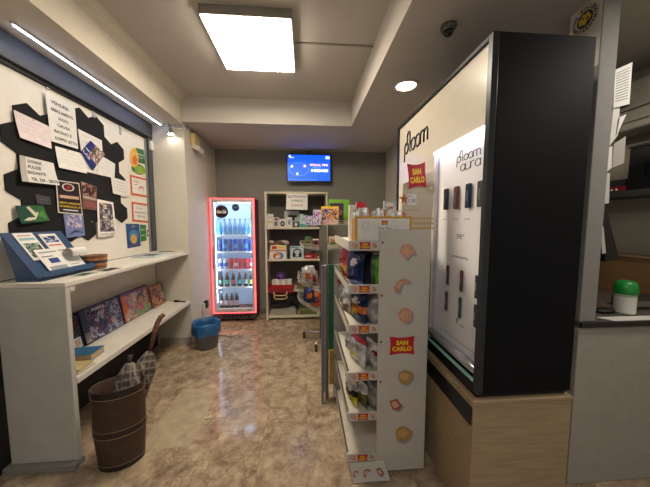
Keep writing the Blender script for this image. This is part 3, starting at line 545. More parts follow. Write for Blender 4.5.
# ================================================================= BOOKCASE
BX0, BX1, BY = -.60, .345, 4.03
t = thing('bookcase', 'open cream bookcase with four shelves against the grey back wall', 'bookcase', (-.13, 4.2, 0))
cr = mat('c6bea6', .5, var=.03)
MB().box(BX0, BX0+.03, BY, YB-.002, 0, 1.96, cr).build('side_panel', t, bevel=.002); MB().box(BX1-.03, BX1, BY, YB-.002, 0, 1.96, cr).build('side_panel', t, bevel=.002)
MB().box(BX0+.0305, BX1-.0305, BY, YB-.002, 1.93, 1.96, cr).build('top_board', t, bevel=.002); MB().box(BX0+.0305, BX1-.0305, BY, YB-.002, .03, .065, cr).build('bottom_board', t, bevel=.002)
SZ = [1.43, .945, .47, .065]
for z in SZ[:3]: MB().box(BX0+.0305, BX1-.0305, BY+.002, YB-.012, z-.028, z, cr).build('shelf', t, bevel=.002)
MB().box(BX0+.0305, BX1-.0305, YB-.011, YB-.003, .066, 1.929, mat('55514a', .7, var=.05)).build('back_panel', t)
m = MB(); p = [atY(x, y, BY-.004) for x, y in ((286.5, 193.5), (307.5, 194), (307.5, 210), (286, 209.5))]; m.slab(p, (0, -.0012, 0), PAPER); cx = (p[0].x+p[1].x)/2
for s_, dz, hh in (('ELETTRONICA', -.035, .035), ('A PREZZI', -.095, .03), ('SCONTATI', -.165, .03)): m.text(s_, (cx, BY-.0060, p[0].z+dz-.01), UX, UZ, hh, RED if dz < -.15 else INK, w=.27 if dz > -.05 else .17, bold=.01)
tag(m.build('handwritten_sign'), 'white handwritten sign taped across the top edge of the bookcase', 'sign')
def bx(name, label, x0, x1, z, h, body, deco=(), d=.10, y=None, cat='box', rz=0, grp=None):
    y = (BY+.03) if y is None else y
    o = MB(); o.box(x0, x1, y, y+d, z, z+h, body); w_ = x1-x0
    for k, dd in enumerate(deco):
        yy = y-.0006*(k+1)
        if dd[0] == 'r': o.add([(x0+w_*dd[1], yy, z+h*dd[2]), (x0+w_*dd[3], yy, z+h*dd[2]), (x0+w_*dd[3], yy, z+h*dd[4]), (x0+w_*dd[1], yy, z+h*dd[4])], [(0, 1, 2, 3)], dd[5])
        if dd[0] == 'e': o.add([(x0+w_*dd[1]+dd[3]*w_*math.cos(a*PI/10), yy, z+h*dd[2]+dd[4]*h*math.sin(a*PI/10)) for a in range(20)], [tuple(range(20))], dd[5])
        if dd[0] == 't': o.text(dd[5], (x0+w_*dd[1], yy, z+h*dd[2]), UX, UZ, dd[4]*h, dd[6], w=dd[3]*w_, bold=.02)
    return tag(o.build(name), label, cat, grp)
def px_x(px, y=BY+.03): return atY(px, 230, y).x
WB = mat('cdcbc4', .45, var=.02); z = SZ[0]+.0006; GRB = mat('9aa0a2', .4)
bx('gadget_box', 'narrow white and green box at the left end of the top bookcase shelf', px_x(267.5), px_x(273), z, .20, WB, [('r', 0, .35, 1, .45, mat('a8b83c', .5)), ('r', .2, .7, .8, .8, GRB)])
bx('gadget_box', 'small pinkish gadget box second from left on the top bookcase shelf', px_x(273.5), px_x(278.5), z, .15, mat('c4b4b0', .5), [('e', .5, .35, .32, .25, mat('6a5a5a', .5)), ('e', .6, .8, .3, .14, mat('7d3c48', .5))])
bx('webcam_box', 'white box with a round black webcam printed on it', px_x(279.3), px_x(286), z, .125, WB, [('e', .5, .42, .34, .34, INK), ('e', .5, .42, .16, .16, GRB)])
bx('gadget_box', 'white box with grey print right of the webcam box', px_x(286.6), px_x(292), z, .15, WB, [('r', .25, .25, .75, .75, GRB), ('r', .3, .4, .6, .5, INK)])
bx('gadget_box', 'wide grey box with a black hair clipper picture behind the small boxes', px_x(284), px_x(299), z, .25, mat('a7a9a6', .5), [('r', .25, .6, .85, .74, INK), ('r', .55, .4, .7, .6, INK)], y=BY+.14)
bx('speaker_box', 'small dark speaker box in front of the wide grey box', px_x(293), px_x(299), z, .08, mat('3c3a38', .5), [('e', .5, .5, .25, .35, WB)])
bx('gadget_box', 'teal and white box with pink lettering on the top bookcase shelf', px_x(299.6), px_x(307.5), z, .20, mat('a9c8c6', .5), [('r', 0, .0, 1, .25, mat('4f9c98', .5)), ('t', .5, .6, .5, .25, 'XS', mat('b8506a', .5)), ('r', .5, .9, 1, 1, mat('2c5a48', .5))])
bx('gadget_box', 'plain dark box at the right of the top bookcase shelf', px_x(309), px_x(317), z, .14, mat('7a7870', .5))
z = SZ[1]+.0006
bx('paint_box', 'white box with a rainbow arc printed on the front', px_x(269), px_x(286.5), z, .14, WB, [('e', .5, .35, .32, .4, mat('3a6fc0', .5)), ('e', .42, .35, .24, .32, mat('e0b030', .5)), ('e', .38, .32, .16, .24, RED), ('e', .45, .28, .12, .16, WB), ('r', 0, .85, 1, 1, mat('b8606a', .5))])
bx('paint_box', 'smaller cream and red box stacked on the rainbow box', px_x(270), px_x(286), z+.1412, .07, mat('d0c49a', .5), [('r', .1, .2, .4, .8, RED), ('r', .5, .3, .9, .7, mat('c8b040', .5))])
m = MB(); 
for i in range(12): m.ball((px_x(270)+R.random()*.24, BY+.05+R.random()*.06, z+.2125+.025+R.random()*.03), .03+R.random()*.02, [mat('8a4a4a', .4), mat('b09a86', .4), mat('5a4a44', .4), mat('a8a49c', .3)][i % 4], sz=.7)
tag(m.build('toy_bag'), 'heap of wrapped reddish toys lying on the stacked paint boxes', 'toys', kind='stuff')
bx('black_box', 'thin black box between the rainbow box and the headphone box', px_x(287.4), px_x(289.3), z, .13, BLACK)
hb_ = bx('headphone_box', 'pale blue box with black headphones printed on it', px_x(290), px_x(303.5), z, .19, mat('b4c2c4', .5), [('e', .52, .48, .32, .36, INK), ('e', .52, .46, .25, .28, mat('b4c2c4', .5)), ('e', .28, .32, .12, .2, INK), ('e', .74, .32, .12, .2, INK), ('r', .05, .88, .6, .96, mat('3a8f98', .5))])
bx('toy_car_box', 'flat red box at the right of the second bookcase shelf', px_x(304.5), px_x(317), z, .075, mat('a81e22', .4), [('r', .1, .4, .5, .6, WB), ('e', .7, .5, .08, .2, INK)])
tag(MB().ball((px_x(313), BY+.08, z+.0765+.02), .03, mat('232c48', .3), sx=1.4, sz=.7).build('toy_car'), 'small dark blue toy lying on the flat red box', 'toy')
z = SZ[2]+.0006
bt = tag(MB().box(px_x(267.5), px_x(293), BY-.02, BY+.28, z, z+.03, mat('8e1519', .45)).box(px_x(267.5), px_x(293), BY-.02, BY-.01, z-.04, z+.0, mat('8e1519', .45)).box(px_x(267.5), px_x(293), BY-.022, BY-.02, z-.012, z-.006, mat('5d0c10', .5)).build('red_tray'), 'red lipped tray standing on the third bookcase shelf', 'tray')
bx('game_case', 'red case on the red tray, under the white cards', px_x(269), px_x(292), z+.031, .045, mat('a3181c', .4), y=BY-.0)
t = thing('card_display', 'white counter display of packs standing on the red case', 'box', (px_x(280), BY+.07, z+.077))
m = MB(); m.box(px_x(271.5), px_x(291), BY+.02, BY+.12, z+.077, z+.15, WB); m.build('tray', t); 
for i in range(6): x = px_x(272.6+3.05*i); MB().box(x, x+.034, BY+.0165, BY+.0195, z+.08, z+.165, mat('d8d4cc' if i % 2 else 'b8aeb4', .5)).build('pack', t)
m = MB(); [m.ball((px_x(280)+.05*math.cos(a), BY+.07, z+.205+.035*math.sin(a)), .03, mat('3d2263', .3, var=.3, vs=60)) for a in [i*PI/3 for i in range(6)]]; m.ball((px_x(280), BY+.05, z+.205), .03, mat('8a5aa0', .3)); tag(m.build('gift_rosette'), 'shiny purple gift rosette lying on the white card display', 'rosette')
for i, dz in enumerate((0, -.055)):
    x0, x1 = px_x(273.5), px_x(286.5); m = MB(); y = BY-.032
    m.tube([(x0, y, z-.02+dz), (x0+.005, y-.004, z-.06+dz), (x0+.03, y-.006, z-.075+dz), (x1-.03, y-.006, z-.075+dz), (x1-.005, y-.004, z-.06+dz), (x1, y, z-.02+dz)], .010, mat('c2a274', .6, var=.2, vs=80)); m.tube([(x0, y, z-.02+dz), (x0, y, z+.01)], .003, CHROME, 6); m.tube([(x1, y, z-.02+dz), (x1, y, z+.01)], .003, CHROME, 6)
    tag(m.build('straw_handle'), 'tan woven hanging loop, %s of two below the red tray' % ('upper' if i == 0 else 'lower'), 'hanging loop', 'tan woven loops')
bx('game_box', 'olive and red box at the right of the third bookcase shelf', px_x(296.5), px_x(314), z, .11, mat('6d6844', .6), [('r', 0, .6, .6, .9, mat('8d3a30', .6))])
bx('game_box', 'brown box stacked on the olive box', px_x(297.5), px_x(313), z+.1112, .10, mat('5f4a34', .6), [('r', .1, .2, .6, .5, mat('8d4a34', .6))])
z = SZ[3]+.0006
bx('cardboard_tray', 'grey shallow carton under the black cloth bag on the lowest shelf', px_x(269.5), px_x(295), z, .11, mat('99958a', .6))
m = MB(); bp = Vector((px_x(283), BY+.06, z+.112)); vs = []
prf = [(-.21, .0, .03), (-.17, .015, .05), (-.08, .03, .06), (.02, .055, .075), (.09, .10, .10), (.12, .17, .07), (.17, .07, .05), (.20, .0, .02)]
n = 10
for x, zc, r_ in prf:
    for k in range(n): a = 2*PI*k/n; vs.append(bp+Vector((x, .05*math.cos(a), max(0, zc+r_*math.sin(a)))))
m.add(vs, [(i*n+k, i*n+(k+1) % n, (i+1)*n+(k+1) % n, (i+1)*n+k) for i in range(len(prf)-1) for k in range(n)]+[tuple(range(n)), tuple(range(len(vs)-n, len(vs)))], mat('17171b', .9, var=.2), True); tag(m.build('cloth_bag'), 'crumpled black cloth bag on the lowest bookcase shelf', 'bag')
bx('game_box', 'olive green flat box at the right of the lowest bookcase shelf', px_x(298.5), px_x(317), z, .10, mat('5b6336', .6), [('r', .0, .8, 1, .95, mat('8a8a58', .6))])
bx('game_box', 'dark green box stacked on the olive flat box, lowest shelf', px_x(300), px_x(314), z+.1012, .09, mat('3f4a34', .6), [('e', .7, .5, .08, .2, mat('cfc04a', .6)), ('e', .55, .4, .06, .15, WB)])

# ================================================================= WIRE SPINNER RACK
WX, WY = .22, 3.22
t = thing('wire_rack', 'grey wheeled wire spinner rack with sloping baskets of toys', 'display rack', (WX, WY, 0))
gm = mat('b8b6ae', .4, .3, var=.05)
MB().box(WX-.045, WX+.045, WY-.045, WY+.045, .12, 1.47, mat('6b675f', .5, .3)).build('column', t, bevel=.004)
casters = [(-.02, 3.36), (.12, 2.98), (.44, 3.04), (.36, 3.46)]
m = MB(); [m.tube([(WX, WY, .13), (x, y, .09), (x, y, .075)], .012, CHROME, 8) for x, y in casters]; m.build('base_legs', t)
for x, y in casters:
    m = MB(); m.lathe((x, y, .034), [(.024, -.014), (.034, -.011), (.034, .011), (.024, .014)], BLACK, 18, axis='x'); m.box(x-.018, x+.018, y-.015, y+.015, .06, .078, BLACK); m.build('caster', t)
def basket(p0, p1, p2, p3, hgt, up=UZ, n=9):     # four base corners, walls of height hgt
    m = MB(); P = [Vector(p) for p in (p0, p1, p2, p3)]; up = Vector(up)
    m.tube(P, .003, gm, 6, closed=True); m.tube([p+up*hgt for p in P], .004, gm, 6, closed=True); m.tube([p+up*hgt*.5 for p in P], .002, gm, 5, closed=True)
    for i in range(4):
        a, b = P[i], P[(i+1) % 4]
        for k in range(n): q = a.lerp(b, k/n); m.tube([q, q+up*hgt], .0018, gm, 5)
    for k in range(1, n): m.tube([P[0].lerp(P[1], k/n), P[3].lerp(P[2], k/n)], .0018, gm, 5)
    for k in range(1, 5): m.tube([P[0].lerp(P[3], k/5), P[1].lerp(P[2], k/5)], .0018, gm, 5)
    m.build('basket', t)
basket((-.0, 2.95, 1.475), (.50, 2.95, 1.475), (.50, 3.48, 1.475), (.0, 3.48, 1.475), .05)
def slb(zc, x0, dz=.10): # basket tipping out to the left
    basket((x0, 2.98, zc+dz), (WX-.05, 2.98, zc), (WX-.05, 3.42, zc), (x0, 3.42, zc+dz), .055, (-.35, 0, .94))
slb(1.19, -.04, .03); slb(.70, -.07, .12); slb(.44, -.07, .16)
basket((WX+.05, 2.98, 1.19), (.50, 2.98, 1.21), (.50, 3.42, 1.21), (WX+.05, 3.42, 1.19), .05)
# boxes on and in the rack
PUP = art('toy_yellow', ['d8b030', '3a4a8c', 'c86a2a', '2a2a3c', 'd0b8a0', '6a3a7c'], 55); PNK = art('toy_pink', ['c8b4c8', '5a6ab0', 'b04a6a', 'd8d0d0', '3a3a5a'], 50)
GN = mat('6aa030', .4); o = bx('toy_box', 'lime green toy box standing on top of the wire rack', .30, .56, 1.4805, .31, GN, [('r', .05, .03, .72, .85, mat('2e2536', .4)), ('e', .45, .45, .25, .3, art('toy_purple', ['4a2a5c', '8a5a34', '2a1e2a'], 40)), ('e', .85, .1, .1, .06, RED)], d=.09, y=3.34)
bx('toy_box', 'yellow-edged toy box with cartoon animals in front of the lime box', .20, .405, 1.4805, .215, mat('d2a820', .4), [('r', .04, .04, .96, .88, PUP), ('r', .04, .04, .96, .25, mat('b8aab0', .4)), ('t', .5, .15, .7, .12, 'GIOCHI', RED)], d=.06, y=3.2)
bx('toy_box', 'small violet and white toy packet at the left of the rack top', .01, .09, 1.4805, .10, mat('8a6ab0', .4), [('r', .05, .05, .95, .95, PNK)], d=.05, y=3.1)
bx('toy_box', 'white and blue toy packet second from left on the rack top', .10, .19, 1.4805, .17, mat('b0b4c8', .4), [('r', .05, .05, .95, .9, PNK)], d=.05, y=3.14)
bx('toy_card', 'green and red toy card in the second basket of the wire rack', -.0, .07, 1.222, .12, mat('3d6a3a', .5), [('r', .1, .1, .9, .6, art('toy_green', ['6a8a3a', 'b04030', 'c8b090', '2a3a2a'], 50))], d=.015, y=3.08)
bx('toy_card', 'red toy card with a dark picture in the second basket of the wire rack', .08, .165, 1.215, .10, mat('8a3a30', .5), [('e', .5, .5, .3, .3, INK), ('r', .1, .8, .9, .95, WB)], d=.015, y=3.08)
bx('toy_card', 'beige toy card with a red and green picture right of the rack column', .275, .375, 1.212, .13, mat('b8a690', .5), [('r', .15, .15, .85, .8, art('toy_green', [], 50))], d=.015, y=3.04)
def bag_mesh(c, w, h, th, un, ux, mats, lean=0, seed=0, crimp=.09, wr=.006):
    """sealed pillow bag: un = facing direction, ux = width direction"""
    rr = random.Random(seed); roll = rr.uniform(-.12, .12); un, ux = Vector(un).normalized(), Vector(ux).normalized(); c = Vector(c); m = MB(); nx, ny = 10, 14
    ph = [rr.random()*6 for _ in range(6)]
    def P(i, j, sd):
        u = -1+2*i/nx; v = -1+2*j/ny; vv = min(1, abs(v)/(1-crimp)); t_ = (max(0, 1-abs(u)**3.0)**.6)*(max(0, 1-vv**2.6)**.6)
        wx = w/2*(1-.10*(1-abs(v)**2)*.6+.0*v); d = th/2*t_+wr*t_*(math.sin(7*u+ph[0]+3*v)+math.sin(9*v+ph[1]-4*u)+.6*math.sin(17*u+11*v+ph[2]))*.6
        z = (v+1)/2*h; q = c+ux*(u*wx+roll*z)+UZ*(z*(1-.06*abs(u)**3))+un*(sd*(d+.0004)+lean*z*z/h*-1+.006*math.sin(3*u+ph[3])*v); return q
    vs = [P(i, j, 1) for j in range(ny+1) for i in range(nx+1)]+[P(i, j, -1) for j in range(ny+1) for i in range(nx+1)]; st = (nx+1)*(ny+1)
    fl = un.cross(UZ).dot(ux) > 0
    groups = {}
    for j in range(ny):
        for i in range(nx):
            a = j*(nx+1)+i; f = (a, a+1, a+nx+2, a+nx+1); mm = mats(i/nx, j/ny)
            groups.setdefault(mm, []).append(tuple(reversed(f)) if fl else f); g = tuple(k+st for k in f); groups[mm].append(g if fl else tuple(reversed(g)))
    base = len(m.v); m.v += vs
    for mm, fs in groups.items():
        k = m._m(mm)
        for f in fs: m.f.append(tuple(base+q for q in f)); m.mi.append(k); m.sm.append(True)
    return m
foil = lambda h, r_=.27: mat(h, r_, .45, var=.35, vs=22, bump=.9, bs=28)
SIL, NAV, BLK, REDF, GRNF, WHF, ORG, YLF = foil('b4b2b2'), foil('1a2c5c'), foil('191a1e'), foil('a02634'), foil('5a9c34'), foil('cfccc8'), foil('cc7038'), foil('c8b030')
def sbag(name, label, c, w, h, th, un, ux, fn, lean=0, seed=0, grp=None): return tag(bag_mesh(c, w, h, th, un, ux, fn, lean, seed).build(name, org=c), label, 'snack bag' if 'snack' in name else 'toy bag', grp)
for i, (x, y, zc, cols, lb) in enumerate([(.02, 3.04, .80, (SIL, ORG), 'clear and orange toy bag at the front of the third wire basket'), (.10, 3.08, .755, (foil('a88a90'), REDF), 'pinkish toy bag leaning on the column in the third wire basket'), (.07, 3.22, .79, (SIL, foil('5c6c9c')), 'silver-blue toy bag at the back of the third wire basket'),
        (.04, 3.06, .56, (foil('3a3f68'), ORG), 'dark blue and orange toy bag in the lowest wire basket'), (.12, 3.10, .50, (ORG, foil('7a3a5c')), 'orange toy bag beside the column in the lowest wire basket')]):
    sbag('toy_bag', lb, (x, y, zc), .13, .19, .05, (0, -1, 0), (1, 0, 0), lambda u, v, c_=cols: c_[1] if .25 < v < .6 and .2 < u < .8 else c_[0], .01, 30+i, 'toy bags in the wire rack')

# ================================================================= GREEN AND WHITE PANEL STAND (behind the crisps rack)
t = thing('panel_stand', 'white price panel with a green edge on grey posts behind the crisps rack', 'display stand', (.3, 2.22, 0))
gp = mat('77767a', .5, .2, var=.05)
MB().box(.128, .150, 2.08, 2.11, 0, 1.16, gp).build('post', t, bevel=.002); MB().box(.166, .192, 2.14, 2.165, 0, 1.16, gp).build('post', t, bevel=.002)
MB().box(.1505, .1655, 2.085, 2.155, .10, 1.155, mat('8b8a8c', .5)).build('side_plate', t)
MB().box(.1925, .238, 2.175, 2.195, .42, 1.15, mat('1d6a3c', .4)).build('green_edge', t)
m = MB(); m.box(.2385, .66, 2.175, 2.195, .02, 1.15, mat('aeaaa4', .5)); m.text('9', (.285, 2.1742, 1.00), UX, UZ, .06, RED, bold=.03); m.text('9', (.325, 2.1742, .99), UX, UZ, .05, RED, bold=.03); m.build('price_panel', t)
MB().box(.2, .24, 2.16, 2.1745, .12, .42, mat('b88f2c', .5)).build('yellow_edge', t)

# ================================================================= CRISPS RACK
RX0, RXM, RX1, RY0, RY1, RH = .240, .410, .706, 1.44, 2.12, 1.44
t = thing('crisps_rack', 'white cardboard and metal crisps rack with tiered trays and a printed end panel', 'display rack', (.47, 1.8, 0))
rw = mat('b9b4aa', .5, var=.03, vs=6); rw2 = mat('c9c3b4', .45, var=.03)
def flag(m, c, u, v, w_, h_, o, f1=RED, f2=YEL):     # red banner with hollow sides and two yellow lines of lettering
    c, u, v, o = Vector(c), Vector(u), Vector(v), Vector(o); pts = []
    for a, b, cc_, d in ((-1, -1, 1, -1), (1, -1, 1, 1), (1, 1, -1, 1), (-1, 1, -1, -1)):
        for k in range(6):
            s_ = k/6; x = a+(cc_-a)*s_; y = b+(d-b)*s_; q = math.sin(PI*s_)
            if a == cc_: x *= 1-.07*q
            else: y *= 1-.16*q
            pts.append(c+u*(x*w_/2)+v*(y*h_/2)+o)
    m.add(pts, [tuple(range(len(pts)))], f1)
    if f2: m.text('SAN', c+v*(.15*h_)+o*2, u, v, h_*.25, f2, w=w_*.48, bold=.05); m.text('CARLO', c-v*(.17*h_)+o*2, u, v, h_*.25, f2, w=w_*.78, bold=.05)
def chip(m, c, u, v, s_, cols, o, kind, rot=0):
    c, u, v, o = Vector(c), Vector(u), Vector(v), Vector(o)
    shp = {'fan': [(-.9,.2),(-.6,.7),(0,.9),(.5,.75),(.8,.1),(.95,-.25),(.4,-.3),(-.05,-.85),(-.5,-.5)], 'curl': [(-.8,-.7),(-.9,-.1),(-.6,.5),(0,.8),(.7,.7),(.95,.4),(.4,.35),(-.05,.3),(-.2,-.2),(-.35,-.75)],
           'ridge': [(-.8,.3),(-.5,.8),(.1,.95),(.65,.7),(.8,.1),(.7,-.5),(.2,-.85),(-.4,-.6),(-.7,-.2)], 'round': [(-.8,.5),(-.3,.85),(.3,.8),(.8,.75),(.9,.3),(.8,-.3),(.4,-.8),(-.3,-.8),(-.75,-.4),(-.9,.1)], 'square': [(-.9,.6),(.1,.85),(.35,.4),(.85,-.15),(.3,-.8),(-.5,-.5)]}[kind]
    q = lambda x, y, k=0: c+u*((x*math.cos(rot)-y*math.sin(rot))*s_)+v*((x*math.sin(rot)+y*math.cos(rot))*s_)+o*(1+k)
    m.add([q(x+.22, y-.2) for x, y in shp], [tuple(range(len(shp)))], mat('8f8a93', .6, var=0)); m.add([q(x, y, 1) for x, y in shp], [tuple(range(len(shp)))], cols)
    m.add([q(x*.6-.1, y*.55+.05, 2) for x, y in shp], [tuple(range(len(shp)))], mat('cc9c7c' if kind != 'round' else 'bf9a62', .6, var=.1, vs=60))
m = MB(); m.box(RXM+.003, RX1, RY0, RY0+.012, 0.02, RH+.02, rw); ep = m.build('end_panel', t, bevel=.002)
m = MB(); C1, C2 = mat('c08c74', .6, var=.15, vs=60), mat('a8854e', .6, var=.15, vs=60); O = Vector((0, -.0006, 0)); yp = RY0-.0004
for px, py, k, cl, s_, r_ in ((407, 252, 'fan', C1, .052, 0), (402, 286, 'curl', C1, .052, 0), (405, 316, 'ridge', C1, .052, 0), (405, 377, 'round', C2, .050, -.2), (396, 405, 'square', mat('9a5a40', .6), .046, 0), (403, 434, 'round', C2, .056, -.5)):
    p = atY(px, py, yp); m = MB(); chip(m, p, UX, UZ, s_, cl, O, k, r_); m.build('chip_print', ep)
p = atY(402, 345.5, yp); m = MB(); flag(m, p, UX, UZ, .148, .112, O); m.build('brand_banner', ep)
for z in (1.39, 1.09, .82, .58): MB().lathe((RXM+.02, RY0-.002, z), [(.006, 0), (.006, .002)], DARKM, 10, axis='y').build('rivet', ep)
MB().box(RX1-.02, RX1, RY0+.0125, RY1, .02, RH, rw).build('back_panel', t); MB().box(RXM+.003, RX1-.021, RY1-.012, RY1, .02, RH, rw).build('far_end_panel', t)
MB().box(RX0+.045, RX1-.021, RY0+.02, RY1-.02, 0, .10, mat('37352f', .7)).build('base', t)
zt = [1.135, .905, .625, .38, .125]
for k, z in enumerate(zt):
    tr = MB().box(RX0+.006, RX1-.0205, RY0+.0125, RY1-.0125, z-.03, z-.022, rw2).build('tray', t)
    m = MB(); m.slab([(RX0, RY0+.012, z-.032), (RX0+.006, RY0+.012, z-.032), (RX0+.006, RY1, z-.032), (RX0, RY1, z-.032)], (-.0, 0, .05), rw2); m.box(RX0-.001, RX0+.008, RY0+.012, RY1, z+.018, z+.022, CHROME); m.build('front_lip', tr)
    m = MB(); m.box(RX0, RXM+.002, RY0, RY0+.0115, z-.032, z+.018, rw)
    cy = z-.007; flag(m, ((RX0+RXM)/2+.005, RY0-.0004, cy), UX, UZ, .062, .042, O); chip(m, (RX0+.032, RY0-.0004, cy), UX, UZ, .017, C1, O*.5, 'ridge'); chip(m, (RXM-.025, RY0-.0004, cy), UX, UZ, .015, mat('8a5444', .6), O*.5, 'square'); m.build('price_strip', tr)
# top shelf
m = MB(); m.box(RX0+.004, RX1-.0205, RY0+.0125, RY1-.0125, 1.375, 1.383, rw2); m.build('top_shelf', t)
m = MB(); m.box(RX0, RXM+.002, RY0, RY0+.0115, 1.345, 1.40, rw); flag(m, ((RX0+RXM)/2+.005, RY0-.0004, 1.373), UX, UZ, .062, .042, O); chip(m, (RX0+.032, RY0-.0004, 1.373), UX, UZ, .017, C1, O*.5, 'ridge'); chip(m, (RXM-.025, RY0-.0004, 1.373), UX, UZ, .015, mat('8a5444', .6), O*.5, 'square'); m.build('price_strip', t)
MB().box(RX0, RX0+.005, RY0+.012, RY1, 1.345, 1.40, rw2).build('top_lip', t)
m = MB(); q = [(RX0+.012, RY0-.004, .085), (RXM+.05, RY0-.004, .085), (RXM+.075, RY0-.045, .006), (RX0+.03, RY0-.045, .006)]
m.slab(q, (0, .004, .004), rw); nn = Vector((0, -.89, .46)).normalized()*.001; vdir = Vector((0, .041, .079)).normalized()
for x, k, s_ in ((RX0+.045, 'curl', .02), (RX0+.11, 'curl', .024), (RX0+.19, 'square', .026)): chip(m, (x, RY0-.027, .045), UX, vdir, s_, mat('8a5a40', .6), nn*2, k)
m.build('kick_card', t)
def two(a, b, lo, hi, ul=0, uh=1): return lambda u, v: b if lo < v < hi and ul < u < uh else a
def rbag(label, tray, x, y, w_, h_, th, fn, seed, lean=.03, un=(-.95, -.32, 0)):
    base_fn = fn; fn = lambda u, v: LTB if v > .93 else (WHF if (u-.5)**2/.05+(v-.66)**2/.012 < 1 and seed % 3 else (YLF if (u-.45)**2/.03+(v-.33)**2/.01 < 1 and seed % 2 else base_fn(u, v)))
    un = Vector(un).normalized(); sbag('snack_bag', label, (x, y, zt[tray]-.0215), w_, h_, th, un, (-un.y, un.x, 0), fn, lean, seed, 'snack bags on the crisps rack')
C2 = foil('3a5a9c'); LTB = foil('9a9a9e')
for tray, items in enumerate([
  [(.412, 1.55, .19, .215, .055, lambda u, v: GRNF if u > .55 else SIL, 'green and silver snack bag beside the end panel in the top tray'), (.357, 1.60, .19, .22, .065, lambda u, v: BLK, 'black snack bag in the middle of the top tray'),
   (.308, 1.625, .20, .215, .06, lambda u, v: NAV if v > .12 else C2, 'navy snack bag in the top tray, left of the black one'), (.292, 1.80, .17, .20, .05, lambda u, v: ORG if .15 < v < .5 else REDF, 'red and orange snack bag behind the navy one in the top tray'),
   (.41, 1.78, .17, .20, .055, lambda u, v: C2, 'blue snack bag farther back in the top tray'), (.30, 1.98, .17, .19, .05, lambda u, v: foil('6a2030'), 'dark red snack bag at the back of the top tray')],
  [(.402, 1.555, .19, .20, .065, lambda u, v: SIL, 'silver snack bag beside the end panel in the second tray'), (.335, 1.61, .19, .20, .075, lambda u, v: ORG if .3 < v < .55 and u > .3 else NAV, 'navy snack bag with an orange patch in the second tray'),
   (.292, 1.76, .17, .19, .05, lambda u, v: WHF if v > .3 else foil('b8a890'), 'white snack bag left of the navy one in the second tray'), (.41, 1.76, .17, .20, .055, lambda u, v: REDF if v > .6 else foil('33508c'), 'blue and red snack bag farther back in the second tray'), (.30, 1.93, .17, .17, .05, lambda u, v: SIL, 'silver snack bag at the back of the second tray')],
  [(.402, 1.555, .19, .18, .06, lambda u, v: foil('8a2430') if .6 < v < .75 else SIL, 'silver snack bag with a dark red band beside the end panel, third tray'), (.338, 1.61, .18, .18, .075, lambda u, v: REDF if v > .82 else WHF, 'white snack bag with a red top edge in the third tray'), (.32, 1.78, .17, .15, .055, lambda u, v: SIL if v < .6 else WHF, 'crumpled silver snack bag behind the white ones in the third tray')],
  [(.405, 1.535, .15, .15, .06, lambda u, v: foil('8c8880'), 'small grey snack bag beside the end panel in the fourth tray'), (.350, 1.575, .15, .15, .06, lambda u, v: foil('6a6238') if v < .6 else WHF, 'small olive and white snack bag in the fourth tray'),
   (.297, 1.60, .14, .14, .05, lambda u, v: YLF if v < .4 else BLK if v < .7 else WHF, 'small yellow and black snack bag at the shopper side of the fourth tray'), (.31, 1.74, .13, .15, .05, lambda u, v: REDF if .5 < v < .7 else WHF, 'small white and red snack bag in the fourth tray'), (.40, 1.70, .13, .14, .05, lambda u, v: YLF if v > .4 else WHF, 'small yellow snack bag at the back of the fourth tray')]]):
    for k, (x, y, w_, h_, th, fn, lab) in enumerate(items): rbag(lab, tray, x, y, w_, h_, th, fn, tray*10+k)
# on top of the rack
t = thing('snack_carton', 'white and yellow display carton of snack packets on top of the crisps rack', 'carton', (.42, 1.50, 1.3835))
cx0, cx1, cy0, cy1, cz0, cz1 = .275, .60, 1.46, 1.555, 1.3838, 1.535
yb = mat('c9962c', .5); wc = mat('d8d5ce', .5)
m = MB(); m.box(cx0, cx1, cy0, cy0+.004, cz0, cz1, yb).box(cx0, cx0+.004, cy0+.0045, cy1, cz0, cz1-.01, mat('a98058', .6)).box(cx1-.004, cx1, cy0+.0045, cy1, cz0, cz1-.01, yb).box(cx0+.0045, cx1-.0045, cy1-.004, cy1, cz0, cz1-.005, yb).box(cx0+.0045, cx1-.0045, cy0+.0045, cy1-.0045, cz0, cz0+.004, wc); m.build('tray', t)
m = MB(); m.box(cx0+.016, cx1-.012, cy0-.001, cy0-.0002, cz0, cz1-.012, wc)
flag(m, (.445, cy0-.0012, cz1-.035), UX, UZ, .036, .026, O*.5); m.text('Festa Time', (.445, cy0-.0018, cz1-.065), UX, UZ, .014, INK, w=.075)
for x, z, r_ in ((.335, cz1-.055, .03), (.53, cz1-.055, .028)): [m.tube([(x+r_*.35*math.cos(a), cy0-.0014, z+r_*.35*math.sin(a)), (x+r_*math.cos(a), cy0-.0014, z+r_*math.sin(a))], .0008, LINE if x < .4 else mat('d8b0ac', .7), 4) for a in [k*PI/5 for k in range(10)]]
m.lathe((.425, cy0-.0015, cz0+.065), [(.011, 0), (.011, .0005)], C1, 12, axis='y'); m.build('front_print', t)
for i in range(6):
    sbag('snack_packet', 'small white and orange packet, %s in the yellow carton' % ordn[i], (.302+.050*i, 1.508, cz0+.0045), .058, .19+.010*math.sin(i*2.3), .035, (0, -1, 0), (1, 0, 0), (lambda u, v, q=i: ORG if (v < .3 or (u > .7 and q % 2)) else WHF), .0, 40+i, 'packets in the yellow carton')
bx('snack_carton', 'slim white carton behind the left end of the yellow carton', .30, .345, 1.3838, .235, mat('cfcbc2', .5), [('r', .0, .0, 1, .5, wc)], d=.05, y=1.78, cat='carton')
bx('red_carton', 'small red and white carton behind the yellow carton', .35, .41, 1.3838, .255, mat('b02028', .45), [('t', .5, .8, .7, .1, 'PAI', WB), ('r', 0, 0, 1, .6, WB)], d=.05, y=1.78, cat='carton')
